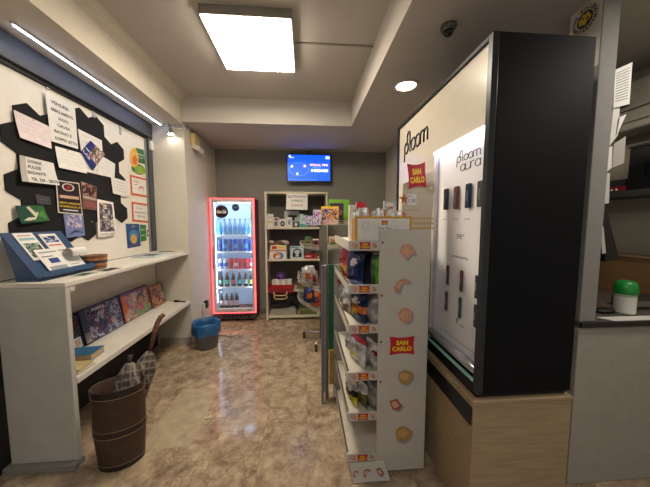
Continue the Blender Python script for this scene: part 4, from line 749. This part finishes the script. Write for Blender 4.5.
bx('picture_book', 'pale blue book with an orange figure standing behind the packets', .545, .63, 1.3838, .265, mat('93a4ac', .4), [('e', .55, .55, .35, .3, RED), ('e', .5, .6, .25, .18, mat('c8845c', .5)), ('r', .1, .86, .7, .95, WB)], d=.03, y=1.80, cat='book')
t = thing('header_card', 'tall cream header card with a red banner and star prints behind the carton', 'header card', (.66, 1.565, 1.3835))
y = 1.57; m = MB(); pts = [(403, 240), (434, 240), (438, 168), (423, 168), (404, 187)]; pts = [atY(a, b, y) for a, b in ((400, 240), (431, 240), (435, 170), (403, 184))]
card = mat('c3b79e', .5, var=.02); m.slab(pts, (0, .003, 0), card); m.build('card', t)
m = MB(); f = atY(417, 175.5, y-.01); ux_ = Vector((1, 0, .10)).normalized(); m2_ = MB(); flag(m2_, f, ux_, Vector((-.1, 0, 1)).normalized(), .112, .150, O*.5); m2_.build('red_banner', t)
for px, py, n_, r_, mm in ((431, 188, 16, .042, mat('9a7848', .6)), (404, 199, 5, .035, mat('b8603c', .6)), (404, 215, 5, .022, mat('b8603c', .6))):
    p = atY(px, py, y-.001); m = MB()
    if n_ > 5: [m.tube([p+Vector((.3*r_*math.cos(a), 0, .3*r_*math.sin(a))), p+Vector((r_*math.cos(a), 0, r_*math.sin(a)))], .0015, mm, 4) for a in [k*2*PI/n_ for k in range(n_)]]
    else: m.add([p+Vector(((r_ if k % 2 == 0 else r_*.4)*math.cos(PI/2+k*PI/5), 0, (r_ if k % 2 == 0 else r_*.4)*math.sin(PI/2+k*PI/5))) for k in range(10)], [tuple(range(10))], mm)
    m.build('star_print', t)
m = MB()
for k in range(9):
    for j in range(3): p = atY(412+k*2.6, 219+j*5, y-.0008); m.add([p+Vector((-.007, 0, .010)), p+Vector((.007, 0, .010)), p+Vector((0, 0, -.010))], [(0, 1, 2)], mat('b8964c', .6))
m.build('scale_pattern', t); m = MB()
p = atY(412, 199, y-.0012); m.box(p.x-.028, p.x+.028, p.y, p.y+.0008, p.z-.035, p.z+.03, PAPER); m.text('1.50', (p.x, p.y-.0008, p.z-.01), UX, UZ, .022, INK, w=.042); m.text('buono', (p.x-.01, p.y-.0008, p.z+.018), UX, UZ, .008, INK)
m.build('price_note', t); m = MB(); m.text('Ricaricati di gusto', atY(412, 210, y-.0014), UX, UZ, .010, mat('8a7a5c', .6), w=.11); m.build('slogan', t)
MB().box(.645, .655, y+.004, y+.012, 1.3835, 1.75, card).build('stay', t)

# ================================================================= DISPLAY CASE AND ITS CABINET
GX0, GX1, GY0, GY1, GZ0, GZ1 = .80, 1.275, 1.13, 2.30, .69, 2.31
cab = thing('cabinet', 'light oak cabinet under the black display case', 'cabinet', (1.05, 1.7, 0))
oak = wood_mat('light_oak', '968164', 'ad9777', (3, 3, 40)); oak2 = wood_mat('light_oak_end', '968164', 'ad9777', (3, 3, 40))
MB().box(.785, 1.282, 1.125, 2.30, 0, .65, oak).build('body', cab, bevel=.002); MB().box(.782, 1.285, 1.12, 2.303, .6505, .665, oak2).box(.81, 1.27, 1.15, 2.28, .6655, .6895, BLACK).build('top', cab, bevel=.002)
MB().box(.7795, .7845, 1.135, 2.29, .535, .625, mat('17181a', .4, var=.05)).build('vent_strip', cab)
dc = thing('display_case', 'tall black lit display case showing small coloured devices', 'display case', (1.05, 1.7, GZ0))
kb = mat('0c0e13', .6, var=.05, vs=40, bump=.1, bs=300, name='low_sheen_black')
MB().box(GX0+.03, GX1, GY0, GY0+.03, GZ0, GZ1, kb).build('side_panel', dc, bevel=.004)
MB().box(GX0+.12, GX1, GY1-.03, GY1, GZ0, GZ1, kb).box(GX1-.02, GX1, GY0+.0305, GY1-.0305, GZ0, GZ1, kb).box(GX0+.12, GX1-.0205, GY0+.0305, GY1-.0305, GZ1-.03, GZ1, kb).box(GX0+.12, GX1-.0205, GY0+.0305, GY1-.0305, GZ0, GZ0+.03, kb).build('carcass', dc)
m = MB(); e = .022; fk = mat('1c1f22', .3, .4); m.box(GX0, GX0+.12, GY1-.03, GY1, GZ0, GZ1, fk).box(GX0, GX0+.12, GY0+.0305, GY1-.0305, GZ1-e, GZ1, fk).box(GX0, GX0+.12, GY0+.0305, GY1-.0305, GZ0, GZ0+.05, fk).box(GX0, GX0+.0295, GY0, GY0+.03, GZ0, GZ1, mat('3a3d40', .3, .5)); m.build('front_frame', dc, bevel=.002)
WY0, WY1, WZ0, WZ1 = GY0+.0305, 1.64, .78, 1.93    # lit window
fw = mat('d2cab8', .25, var=.02, coat=.3)
m = MB(); x0, x1 = GX0+.012, GX0+.02; yA, yB_, zA, zB = GY0+.0305, GY1-.0305, GZ0+.0505, GZ1-e-.0005
m.box(x0, x1, yA, yB_, WZ1+.0045, zB, fw).box(x0, x1, WY1+.0005, yB_, zA, WZ1+.004, fw); fp = m.build('fascia', dc)
m = MB(); pc = (atX(402, 152, GX0+.011)+atX(427, 130, GX0+.011))*.5
def glyphs(m, s_, c, h, w, r_, mm, X, loop=True):
    """thin rounded lettering reading towards the viewer's right (-Y)"""
    wd = [{'l': .62, 'm': 1.45, 'r': .75}.get(ch, 1) for ch in s_]; un_ = w/sum(wd); x0_ = c[1]+w/2
    for i, ch in enumerate(s_):
        adv = un_*wd[i]; cx_ = x0_-un_*(sum(wd[:i])+wd[i]/2); a = adv*.46; b = h*.5; Z0 = c[2]
        arc = lambda a0, a1, n=14: [(X, cx_-a*math.cos(t_), Z0+b*math.sin(t_)) for t_ in [a0+(a1-a0)*k/n for k in range(n+1)]]
        line = lambda *pp: [(X, cx_-a*p_[0], Z0+b*p_[1]) for p_ in pp]
        if ch == 'o': m.tube(arc(0, 2*PI)[:-1], r_, mm, 6, closed=True)
        elif ch == 'p': m.tube(arc(0, 2*PI)[:-1], r_, mm, 6, closed=True); m.tube(line((-1, .0), (-1, -2.4)), r_, mm, 6)
        elif ch == 'l':
            lx, px_ = cx_-.1*a, cx_+un_*.62; mc, mr = (lx+px_)/2, (px_-lx)/2
            m.tube([(X, lx, Z0+1.9*b), (X, lx, Z0-.7*b), (X, lx-.5*a, Z0-b)], r_, mm, 6); m.tube([(X, px_, Z0+1.9*b), (X, px_, Z0+.4*b)], r_, mm, 6); m.tube([(X, mc+mr*math.cos(k*PI/10), Z0+b*(1.9+.8*math.sin(k*PI/10))) for k in range(11)], r_, mm, 6)
        elif ch == 'm':
            m.tube(line((-1, -1), (-1, .6), (-.75, 1), (-.3, 1), (0, .6), (0, -1)), r_, mm, 6); m.tube(line((0, .6), (.3, 1), (.75, 1), (1, .6), (1, -1)), r_, mm, 6)
        elif ch == 'a': m.tube(arc(0, 2*PI)[:-1], r_, mm, 6, closed=True); m.tube(line((1, 1), (1, -1)), r_, mm, 6)
        elif ch == 'u': m.tube(line((-1, 1), (-1, -.4), (-.6, -1), (.4, -1), (1, -.4), (1, 1)), r_, mm, 6)
        elif ch == 'r': m.tube(line((-1, -1), (-1, .4), (-.4, 1), (.7, 1)), r_, mm, 6)
glyphs(m, 'ploom', (0, 1.945, 2.09), .085, .41, .0085, mat('1a1a1c', .3), GX0+.012); m.build('wordmark', fp)
LP = mat('e6e4e6', .4, var=.01)
m = MB(); XB2 = GX0+.045; m.box(XB2, XB2+.01, yA, WY1+.03, WZ0-.02, WZ1+.05, LP); bp_ = m.build('display_board', dc)
m = MB(); m.box(x1+.0005, XB2-.0005, WY1+.001, WY1+.01, WZ0-.02, WZ1, mat('b4b2b8', .25, .3)); m.build('window_side', dc)
m = MB(); m.box(GX0+.004, x1, yA, WY1+.0, WZ1-.008, WZ1+.004, mat('f2f0ff', .5, emit=CASE_E)); m.box(x1+.001, XB2-.006, yA+.01, WY1-.01, WZ1-.008, WZ1-.001, mat('eef0ff', .5, emit=CASE_E*2.2)); m.build('light_bar', dc)
m = MB(); m.tube([(GX0+.02, yA+.01, WZ0+.01), (GX0+.02, WY1+.0, WZ0+.01)], .024, mat('b8babd', .2, .6), 14); m.build('bottom_roll', dc)
m = MB(); m.box(GX0-.003, GX0+.012, yA, WY1+.3, GZ0+.048, GZ0+.0565, mat('9fd8cc', .2, var=0)); m.build('glass_ledge', dc)
gl = mat('2c2c30', .4, var=0); XT = XB2-.001; m = MB()
def letter(*a, **k): MB().text(*a, **k).build('caption', bp_)
glyphs(m, 'ploom', (0, 1.345, 1.845), .032, .20, .0022, gl, XT); m.build('wordmark', bp_); m = MB(); glyphs(m, 'aura', (0, 1.325, 1.795), .034, .17, .0022, gl, XT); m.build('wordmark', bp_)
for y_, w_ in ((1.55, .05), (1.44, .05), (1.33, .05)): letter('ARCTIC' if y_ > 1.5 else 'ROSE GOLD' if y_ > 1.4 else 'NAVY BLUE', (XT, y_, 1.52), (0, -1, 0), UZ, .008, gl, w=w_)
letter('39€*', (XT, 1.385, 1.425), (0, -1, 0), UZ, .03, gl, w=.075); letter('COVER FRONTALI', (XT, 1.385, 1.31), (0, -1, 0), UZ, .013, gl, w=.15, bold=.02); letter('7', (XT, 1.385, .95), (0, -1, 0), UZ, .035, gl, bold=.02); letter('COLORI', (XT, 1.34, .94), (0, -1, 0), UZ, .012, gl, w=.05)
letter('PRODOTTO DESTINATO AD UN PUBBLICO MAGGIORENNE', (XT, 1.36, .845), (0, -1, 0), UZ, .008, gl, w=.30)
cols = [('grey', '454a4e'), ('bronze', '6e4640'), ('navy', '27324c'), ('dark green', '4c5450')]
for (nm, c_), px in zip(cols, (445.5, 455.5, 467.5, 479.5)):
    p = atX(px, 198, XB2-.015); y_ = p.y; t = thing('heater_device', nm+' pocket device in the upper row of the lit display window', 'device', (XB2, y_, 1.56), 'pocket devices in the display window')
    MB().box(XB2-.018, XB2-.004, y_-.021, y_+.021, 1.575, 1.70, mat(c_, .3, .3, var=.03)).build('body', t, bevel=.009, seg=3)
    MB().box(XB2-.0192, XB2-.0178, y_-.004, y_+.004, 1.61, 1.665, mat('8a8c90', .3, .5)).build('slider', t); MB().box(XB2-.004, XB2-.0002, y_-.006, y_+.006, 1.60, 1.63, CHROME).build('peg', t)
for k, (px, py) in enumerate(((447.3, 275), (461, 281), (476.3, 287), (446, 301), (459.4, 307.7), (475, 316))):
    p = atX(px, py, XB2-.01); c_ = ['5c4a48', '6a4a44', '4e5254', '4e5452', '466064', '4a5650'][k]
    t = thing('device_cover', '%s slim cover plate, %s of the %s cover row' % (['brown', 'copper', 'grey', 'dark grey', 'teal', 'dark green'][k], ['leftmost', 'middle', 'rightmost'][k % 3], 'upper' if k < 3 else 'lower'), 'device cover', (XB2, p.y, p.z-.06), 'cover plates in the display window')
    MB().box(XB2-.014, XB2-.003, p.y-.011, p.y+.011, p.z-.058, p.z+.058, mat(c_, .3, .4, var=.03)).build('plate', t, bevel=.005, seg=2); MB().box(XB2-.0152, XB2-.0139, p.y-.003, p.y+.003, p.z-.02, p.z+.02, mat('a8aaac', .3, .5)).build('mark', t)

# ================================================================= RIGHT: PILLAR, COUNTER, ROOM BEYOND
CB = thing('service_counter', 'dark-edged service counter top on the low wall at right', 'counter', (2.0, 1.6, .93))
MB().box(1.49, 2.388, 1.285, 1.296, .93, .958, mat('2a2624', .5)).build('edge_band', CB); MB().box(1.49, 2.388, 1.2965, 2.05, .93, .958, mat('5a534a', .4, var=.05)).build('worktop', CB)
t = thing('round_emblem_sticker', 'round blue and yellow bulldog sticker on the white pillar side', 'sticker', (1.4895, 1.40, 2.6))
m = MB(); C = Vector((1.4892, 1.388, 2.575)); ND = Vector((-.0006, 0, 0)); blu = mat('22264a', .4, var=0)
def disc(m, c, ry, rz_, mm, k=0, n=28): m.add([c+ND*k+Vector((0, -ry*math.cos(a*2*PI/n), rz_*math.sin(a*2*PI/n))) for a in range(n)], [tuple(range(n))], mm)
disc(m, C, .070, .070, YEL); disc(m, C, .066, .066, mat('c9c5bb', .5, var=0), 1); disc(m, C, .044, .044, YEL, 2); disc(m, C, .041, .041, blu, 3); m.build('emblem', t)
m = MB(); pts = [(-.028, -.02), (-.032, .008), (-.018, .016), (-.012, .030), (.002, .024), (.016, .030), (.026, .012), (.034, .002), (.026, -.012), (.012, -.014), (.004, -.03), (-.012, -.022)]
m.add([C+ND*4+Vector((0, -a, b)) for a, b in pts], [tuple(range(len(pts)))], YEL); disc(m, C+Vector((0, .008, .008)), .006, .004, blu, 6); disc(m, C+Vector((0, -.014, -.002)), .008, .006, blu, 6)
def arc_text(s_, r_, a0, a1, mm, flip=False):
    for i, ch in enumerate(s_):
        if ch == ' ': continue
        a = a0+(a1-a0)*i/(len(s_)-1); rd_ = Vector((0, -math.cos(a), math.sin(a))); up = rd_ if not flip else -rd_; ri = Vector((0, -math.sin(a), -math.cos(a))) if not flip else Vector((0, math.sin(a), math.cos(a)))
        m.text(ch, C+rd_*r_+ND*5, ri, up, .016, mm, bold=.05)
arc_text('THE BULLDOG', .055, PI*.98, PI*.04, blu); arc_text('AMSTERDAM', .055, PI*1.10, PI*1.90, blu, True); m.build('bulldog_print', t)
tag(MB().box(1.4893, 1.49, 1.305, 1.47, 2.30, 2.648, mat('d6d2c8', .6)).build('white_paper'), 'white paper behind the round sticker on the pillar side', 'paper')
def hang(name, label, px, y, mm, dy=0, cat='paper', deco=None):
    P = [atY(a, b, y+(dy if k in (1, 2) else 0)) for k, (a, b) in enumerate(px)]; m = MB(); m.slab(P, (0, .0012, 0), mm)
    if deco:
        for k in range(deco):
            v = .1+.8*k/deco; a = P[0].lerp(P[3], v).lerp(P[1].lerp(P[2], v), .08); b = P[0].lerp(P[3], v).lerp(P[1].lerp(P[2], v), .85); o = Vector((0, -.0006, 0)); m.add([a+o, b+o, b+o-UZ*.004, a+o-UZ*.004], [(0, 1, 2, 3)], LINE)
    return tag(m.build(name), label, cat)
hang('price_list', 'large printed price list sheet jutting from the pillar edge', [(615, 70), (632.5, 62), (629.5, 104), (613.5, 108)], 1.34, PAPER, .03, deco=12)
hang('paper_slip', 'narrow white slip on the pillar edge under the price list', [(613.5, 106), (620, 106), (618, 135), (609.5, 146)], 1.35, mat('cfccc4', .7), .02)
hang('paper_slip', 'small folded white slip sticking out below the price list', [(620, 117), (626.5, 114), (620, 127), (616.5, 136)], 1.36, PAPER, .02)
hang('paper_sheet', 'greyish sheet hanging lower on the pillar edge', [(614, 144), (626, 136), (624, 163), (612, 168)], 1.37, mat('a5a19b', .7), .03)
hang('paper_slip', 'white slip hanging at shelf height on the pillar edge', [(607.5, 148), (612.5, 146), (611.5, 168), (606.5, 172)], 1.33, PAPER, .01)
hang('paper_slip', 'white slip below shelf height on the pillar edge', [(605, 174), (610, 173), (609, 203), (603.5, 204)], 1.33, mat('c4c2bd', .7), .01)
t = thing('clip_pouch', 'black tapered pouch hanging from the pillar edge above the counter', 'pouch', (1.63, 1.36, 1.30))
P = [atY(a, b, 1.36) for a, b in ((603.5, 208), (606.5, 208), (620, 260), (605.5, 262))]; MB().slab(P, (0, .03, 0), BLACK).build('body', t, bevel=.003)
P = [atY(a, b, 1.355) for a, b in ((600.5, 228), (603.5, 226), (606, 253), (602.5, 254))]; MB().slab(P, (0, .003, 0), mat('bdbab2', .6)).build('tag_card', t)
# tub on the counter
tx, tyy, tz = 1.905, 1.415, .9585
t = thing('wipes_tub', 'white tub with a bright green lid on the service counter', 'tub', (tx, tyy, tz))
m = MB(); m.lathe((tx, tyy, tz), [(.044, 0), (.048, .005), (.048, .125), (.045, .132)], mat('a9b898', .35), 28); m.build('body', t)
m = MB(); m.lathe((tx, tyy, tz), [(.051, .122), (.054, .128), (.052, .16), (.044, .19), (.026, .198)], mat('1f8a3c', .35), 28); m.build('lid', t)
m = MB(); m.lathe((tx, tyy, tz), [(.0485, .01), (.0485, .105)], mat('d5d6cc', .5), 28, caps=False); m.build('label', t)
t = thing('glue_jar', 'amber-capped pale bottle half hidden by the pillar on the counter', 'bottle', (1.685, 1.44, tz))
MB().lathe((1.69, 1.44, tz), [(.028, 0), (.030, .004), (.030, .12), (.024, .135)], mat('c2b694', .35), 20).build('body', t); MB().lathe((1.69, 1.44, tz), [(.026, .135), (.026, .175), (.022, .18)], mat('9a7a40', .4), 20).build('cap', t)
MB().lathe((1.69, 1.44, tz), [(.0305, .04), (.0305, .10)], mat('cfccc4', .5), 20, caps=False).build('label', t)
flat_paper('paper_sheet', 'white papers lying flat on the counter in front of the green-lidded tub', [(1.70, 1.30), (2.20, 1.30), (2.2, 1.36), (1.66, 1.36)], tz, PAPER)
flat_paper('paper_sheet', 'white paper lying flat behind the tub at the far side of the counter', [(1.80, 1.80), (2.15, 1.78), (2.2, 1.95), (1.85, 1.97)], tz, PAPER)
tag(MB().ball((1.80, 1.43, tz+.014), .06, BLACK, sx=1.0, sy=.5, sz=.22).build('black_gadget'), 'low black gadget lying between the amber-capped bottle and the tub', 'gadget')
t = thing('card_reader', 'dark grey card terminal right of the green-lidded tub', 'card terminal', (2.12, 1.50, tz))
MB().box(2.02, 2.30, 1.46, 1.58, tz, tz+.07, mat('2f2d2a', .5)).build('body', t, bevel=.012); MB().box(2.05, 2.2, 1.458, 1.4598, tz+.02, tz+.055, mat('6a665e', .4)).build('front_plate', t)
tag(MB().ball((1.78, 1.70, tz+.09), .045, mat('6a675c', .4), sz=2).build('glass_jar'), 'dull glass jar behind the black pouch on the counter', 'jar')
t = thing('back_shelf_unit', 'brown wooden back unit behind the service counter', 'cabinet', (2.1, 2.35, 0))
MB().box(2.40, XR-.004, .9, 2.6, 0, 1.245, wood_mat('brown_board', '8a6844', '9c7850', (4, 4, 12))).build('body', t, bevel=.003); MB().box(2.39, XR-.004, .89, 2.61, 1.2455, 1.26, mat('a08460', .5)).build('top', t)
t = thing('wall_shelf', 'dark grey wall shelf across the room behind the counter', 'shelf', (2.42, 1.9, 1.68))
MB().box(2.29, XR-.002, 1.0, 2.7, 1.685, 1.73, mat('4a4743', .6)).build('board', t, bevel=.002); [MB().slab([(2.33, y_, 1.684), (XR-.002, y_, 1.684), (XR-.002, y_, 1.55)], (0, .01, 0), DARKM).build('bracket', t) for y_ in (1.3, 2.5)]
t = thing('red_tray_box', 'clear-topped red tray of small goods on the wall shelf', 'tray', (2.40, 1.90, 1.7305))
MB().box(2.30, 2.48, 1.768, 1.95, 1.7305, 1.765, mat('8e1c26', .4)).build('tray', t, bevel=.003); MB().box(2.31, 2.47, 1.778, 1.94, 1.7655, 1.815, mat('3a3c44', .2, alpha=.7, var=0)).build('clear_cover', t)
[MB().ball((2.298, y_, 1.742), .008, WB).build('white_knob', t) for y_ in (1.82, 1.85)]
t = thing('black_bin', 'large black box with a blue emblem standing on the wall shelf', 'box', (2.42, 1.65, 1.7305))
MB().box(2.30, 2.52, 1.32, 1.758, 1.7305, 2.02, mat('101015', .5)).build('body', t, bevel=.006); m = MB(); m.lathe((2.2985, 1.60, 1.87), [(.07, 0), (.07, .001)], mat('1c2440', .5), 24, axis='x'); m.build('emblem', t); MB().box(2.295, 2.525, 1.31, 1.762, 2.0205, 2.035, mat('141418', .5)).build('lid', t)
t = thing('air_conditioner', 'white wall air conditioner high on the far right wall', 'air conditioner', (2.45, 1.7, 2.2))
ac = mat('b8b0a2', .45); MB().box(2.32, XR-.002, 1.2, 2.03, 2.16, 2.50, ac).build('body', t, bevel=.015, seg=3); MB().box(2.316, 2.3198, 1.22, 2.01, 2.30, 2.306, DARKM).box(2.316, 2.3198, 1.22, 2.01, 2.215, 2.22, DARKM).build('vane_gap', t)
MB().box(2.315, 2.3195, 1.80, 1.93, 2.335, 2.345, DARKM).build('display_slot', t)

# ================================================================= UMBRELLA STAND
UX0, UY0 = -1.165, 1.665
t = thing('umbrella_stand', 'dark brown woven oval umbrella stand before the long shelf', 'umbrella stand', (UX0, UY0, 0))
wv = mat('422f24', .5, var=.25, vs=60); wk = m = None
sxy = dict(sx=.95, sy=.68, rot=.28)
MB().lathe((UX0, UY0, 0), [(.125, .0), (.125, .004), (.130, .04), (.145, .22), (.146, .46), (.149, .500), (.146, .505), (.140, .50), (.136, .25), (.120, .012), (.02, .010)], wv, 40, **sxy).build('body', t)
db = mat('211814', .4)
for z0, z1, r0, r1 in ((.0, .028, .1275, .131), (.222, .252, .1467, .1468), (.465, .505, .148, .1505)): MB().lathe((UX0, UY0, 0), [(r0, z0), (r1, z1)], db, 40, caps=False, **sxy).build('band', t)
tn = mat('a58a66', .5)
for z, r_ in ((.034, .1312), (.216, .1466), (.258, .1475), (.46, .1482)): MB().lathe((UX0, UY0, 0), [(r_, z-.0015), (r_+.0018, z), (r_, z+.0015)], tn, 40, caps=False, **sxy).build('piping', t)
plaid = bpy.data.materials.new('plaid_cloth'); plaid.use_nodes = True; nt = plaid.node_tree; bb = nt.nodes['Principled BSDF']; bb.inputs['Roughness'].default_value = .85
tc = nt.nodes.new('ShaderNodeTexCoord'); mix = None
mp = nt.nodes.new('ShaderNodeMapping'); mp.inputs['Rotation'].default_value = (.5, .2, .4); nt.links.new(tc.outputs['Object'], mp.inputs[0])
cur = None
for ax, sc in (('X', 9), ('Z', 7)):
    wv_ = nt.nodes.new('ShaderNodeTexWave'); wv_.bands_direction = ax; wv_.inputs['Scale'].default_value = sc; nt.links.new(mp.outputs[0], wv_.inputs['Vector'])
    r = nt.nodes.new('ShaderNodeValToRGB'); r.color_ramp.interpolation = 'CONSTANT'; r.color_ramp.elements[0].color = lin('3a3534'); r.color_ramp.elements[1].position = .93; r.color_ramp.elements[1].color = lin('8c8276'); x = r.color_ramp.elements.new(.45); x.color = lin('5c524c'); nt.links.new(wv_.outputs['Fac'], r.inputs[0])
    if cur is None: cur = r.outputs[0]
    else: mxn = nt.nodes.new('ShaderNodeMixRGB'); mxn.blend_type = 'LIGHTEN'; mxn.inputs[0].default_value = .7; nt.links.new(cur, mxn.inputs[1]); nt.links.new(r.outputs[0], mxn.inputs[2]); cur = mxn.outputs[0]
nt.links.new(cur, bb.inputs['Base Color'])
def umbrella(label, tip, top, rmax, cloth, handle, hook=None, open_=.0):
    tip, top = Vector(tip), Vector(top); ax = (top-tip).normalized(); t = thing('umbrella', label, 'umbrella', tip); L = (top-tip).length
    a = ax.cross(UZ).normalized(); b = a.cross(ax); n = 32; m = MB(); vs = []; prof = [(.04, .05), (.2, .5), (.45, .85), (.58, 1), (.68, .85), (.76, .45), (.78, .25)]
    for f_, r_ in prof:
        for k in range(n): an = 2*PI*k/n; rr = rmax*r_*(1+.22*math.sin(8*an+f_*5)); vs.append(tip+ax*(L*f_)+a*(rr*math.cos(an))+b*(rr*math.sin(an)))
    m.add(vs, [(i*n+k, i*n+(k+1) % n, (i+1)*n+(k+1) % n, (i+1)*n+k) for i in range(len(prof)-1) for k in range(n)]+[tuple(reversed(range(n))), tuple(range(len(vs)-n, len(vs)))], cloth, True); m.build('canopy', t)
    MB().tube([tip, tip+ax*L*.82], .005, DARKM).build('shaft', t)
    pts = [tip+ax*(L*.80), top] if hook else [tip+ax*(L*.76), tip+ax*(L*.84)]
    if hook: pts += [top+Vector(h_) for h_ in hook]
    m = MB(); m.tube(pts, [.011]+[.017]*(len(pts)-1), handle, 10); m.build('handle', t)
hw = mat('6e4630', .35, var=.5, vs=70)
umbrella('plaid umbrella with a speckled wooden handle standing in the brown stand', (-1.15, 1.69, .12), (-1.085, 1.95, .73), .058, plaid, hw, [(.006, .02, .04), (.016, .045, .075), (.03, .065, .085)])
umbrella('shorter plaid umbrella standing upright in the brown stand', (-1.125, 1.60, .06), (-1.115, 1.74, .77), .062, plaid, DARKM)
umbrella('dark plaid umbrella behind the others in the brown stand', (-1.20, 1.73, .02), (-1.17, 1.86, .62), .04, plaid, hw)
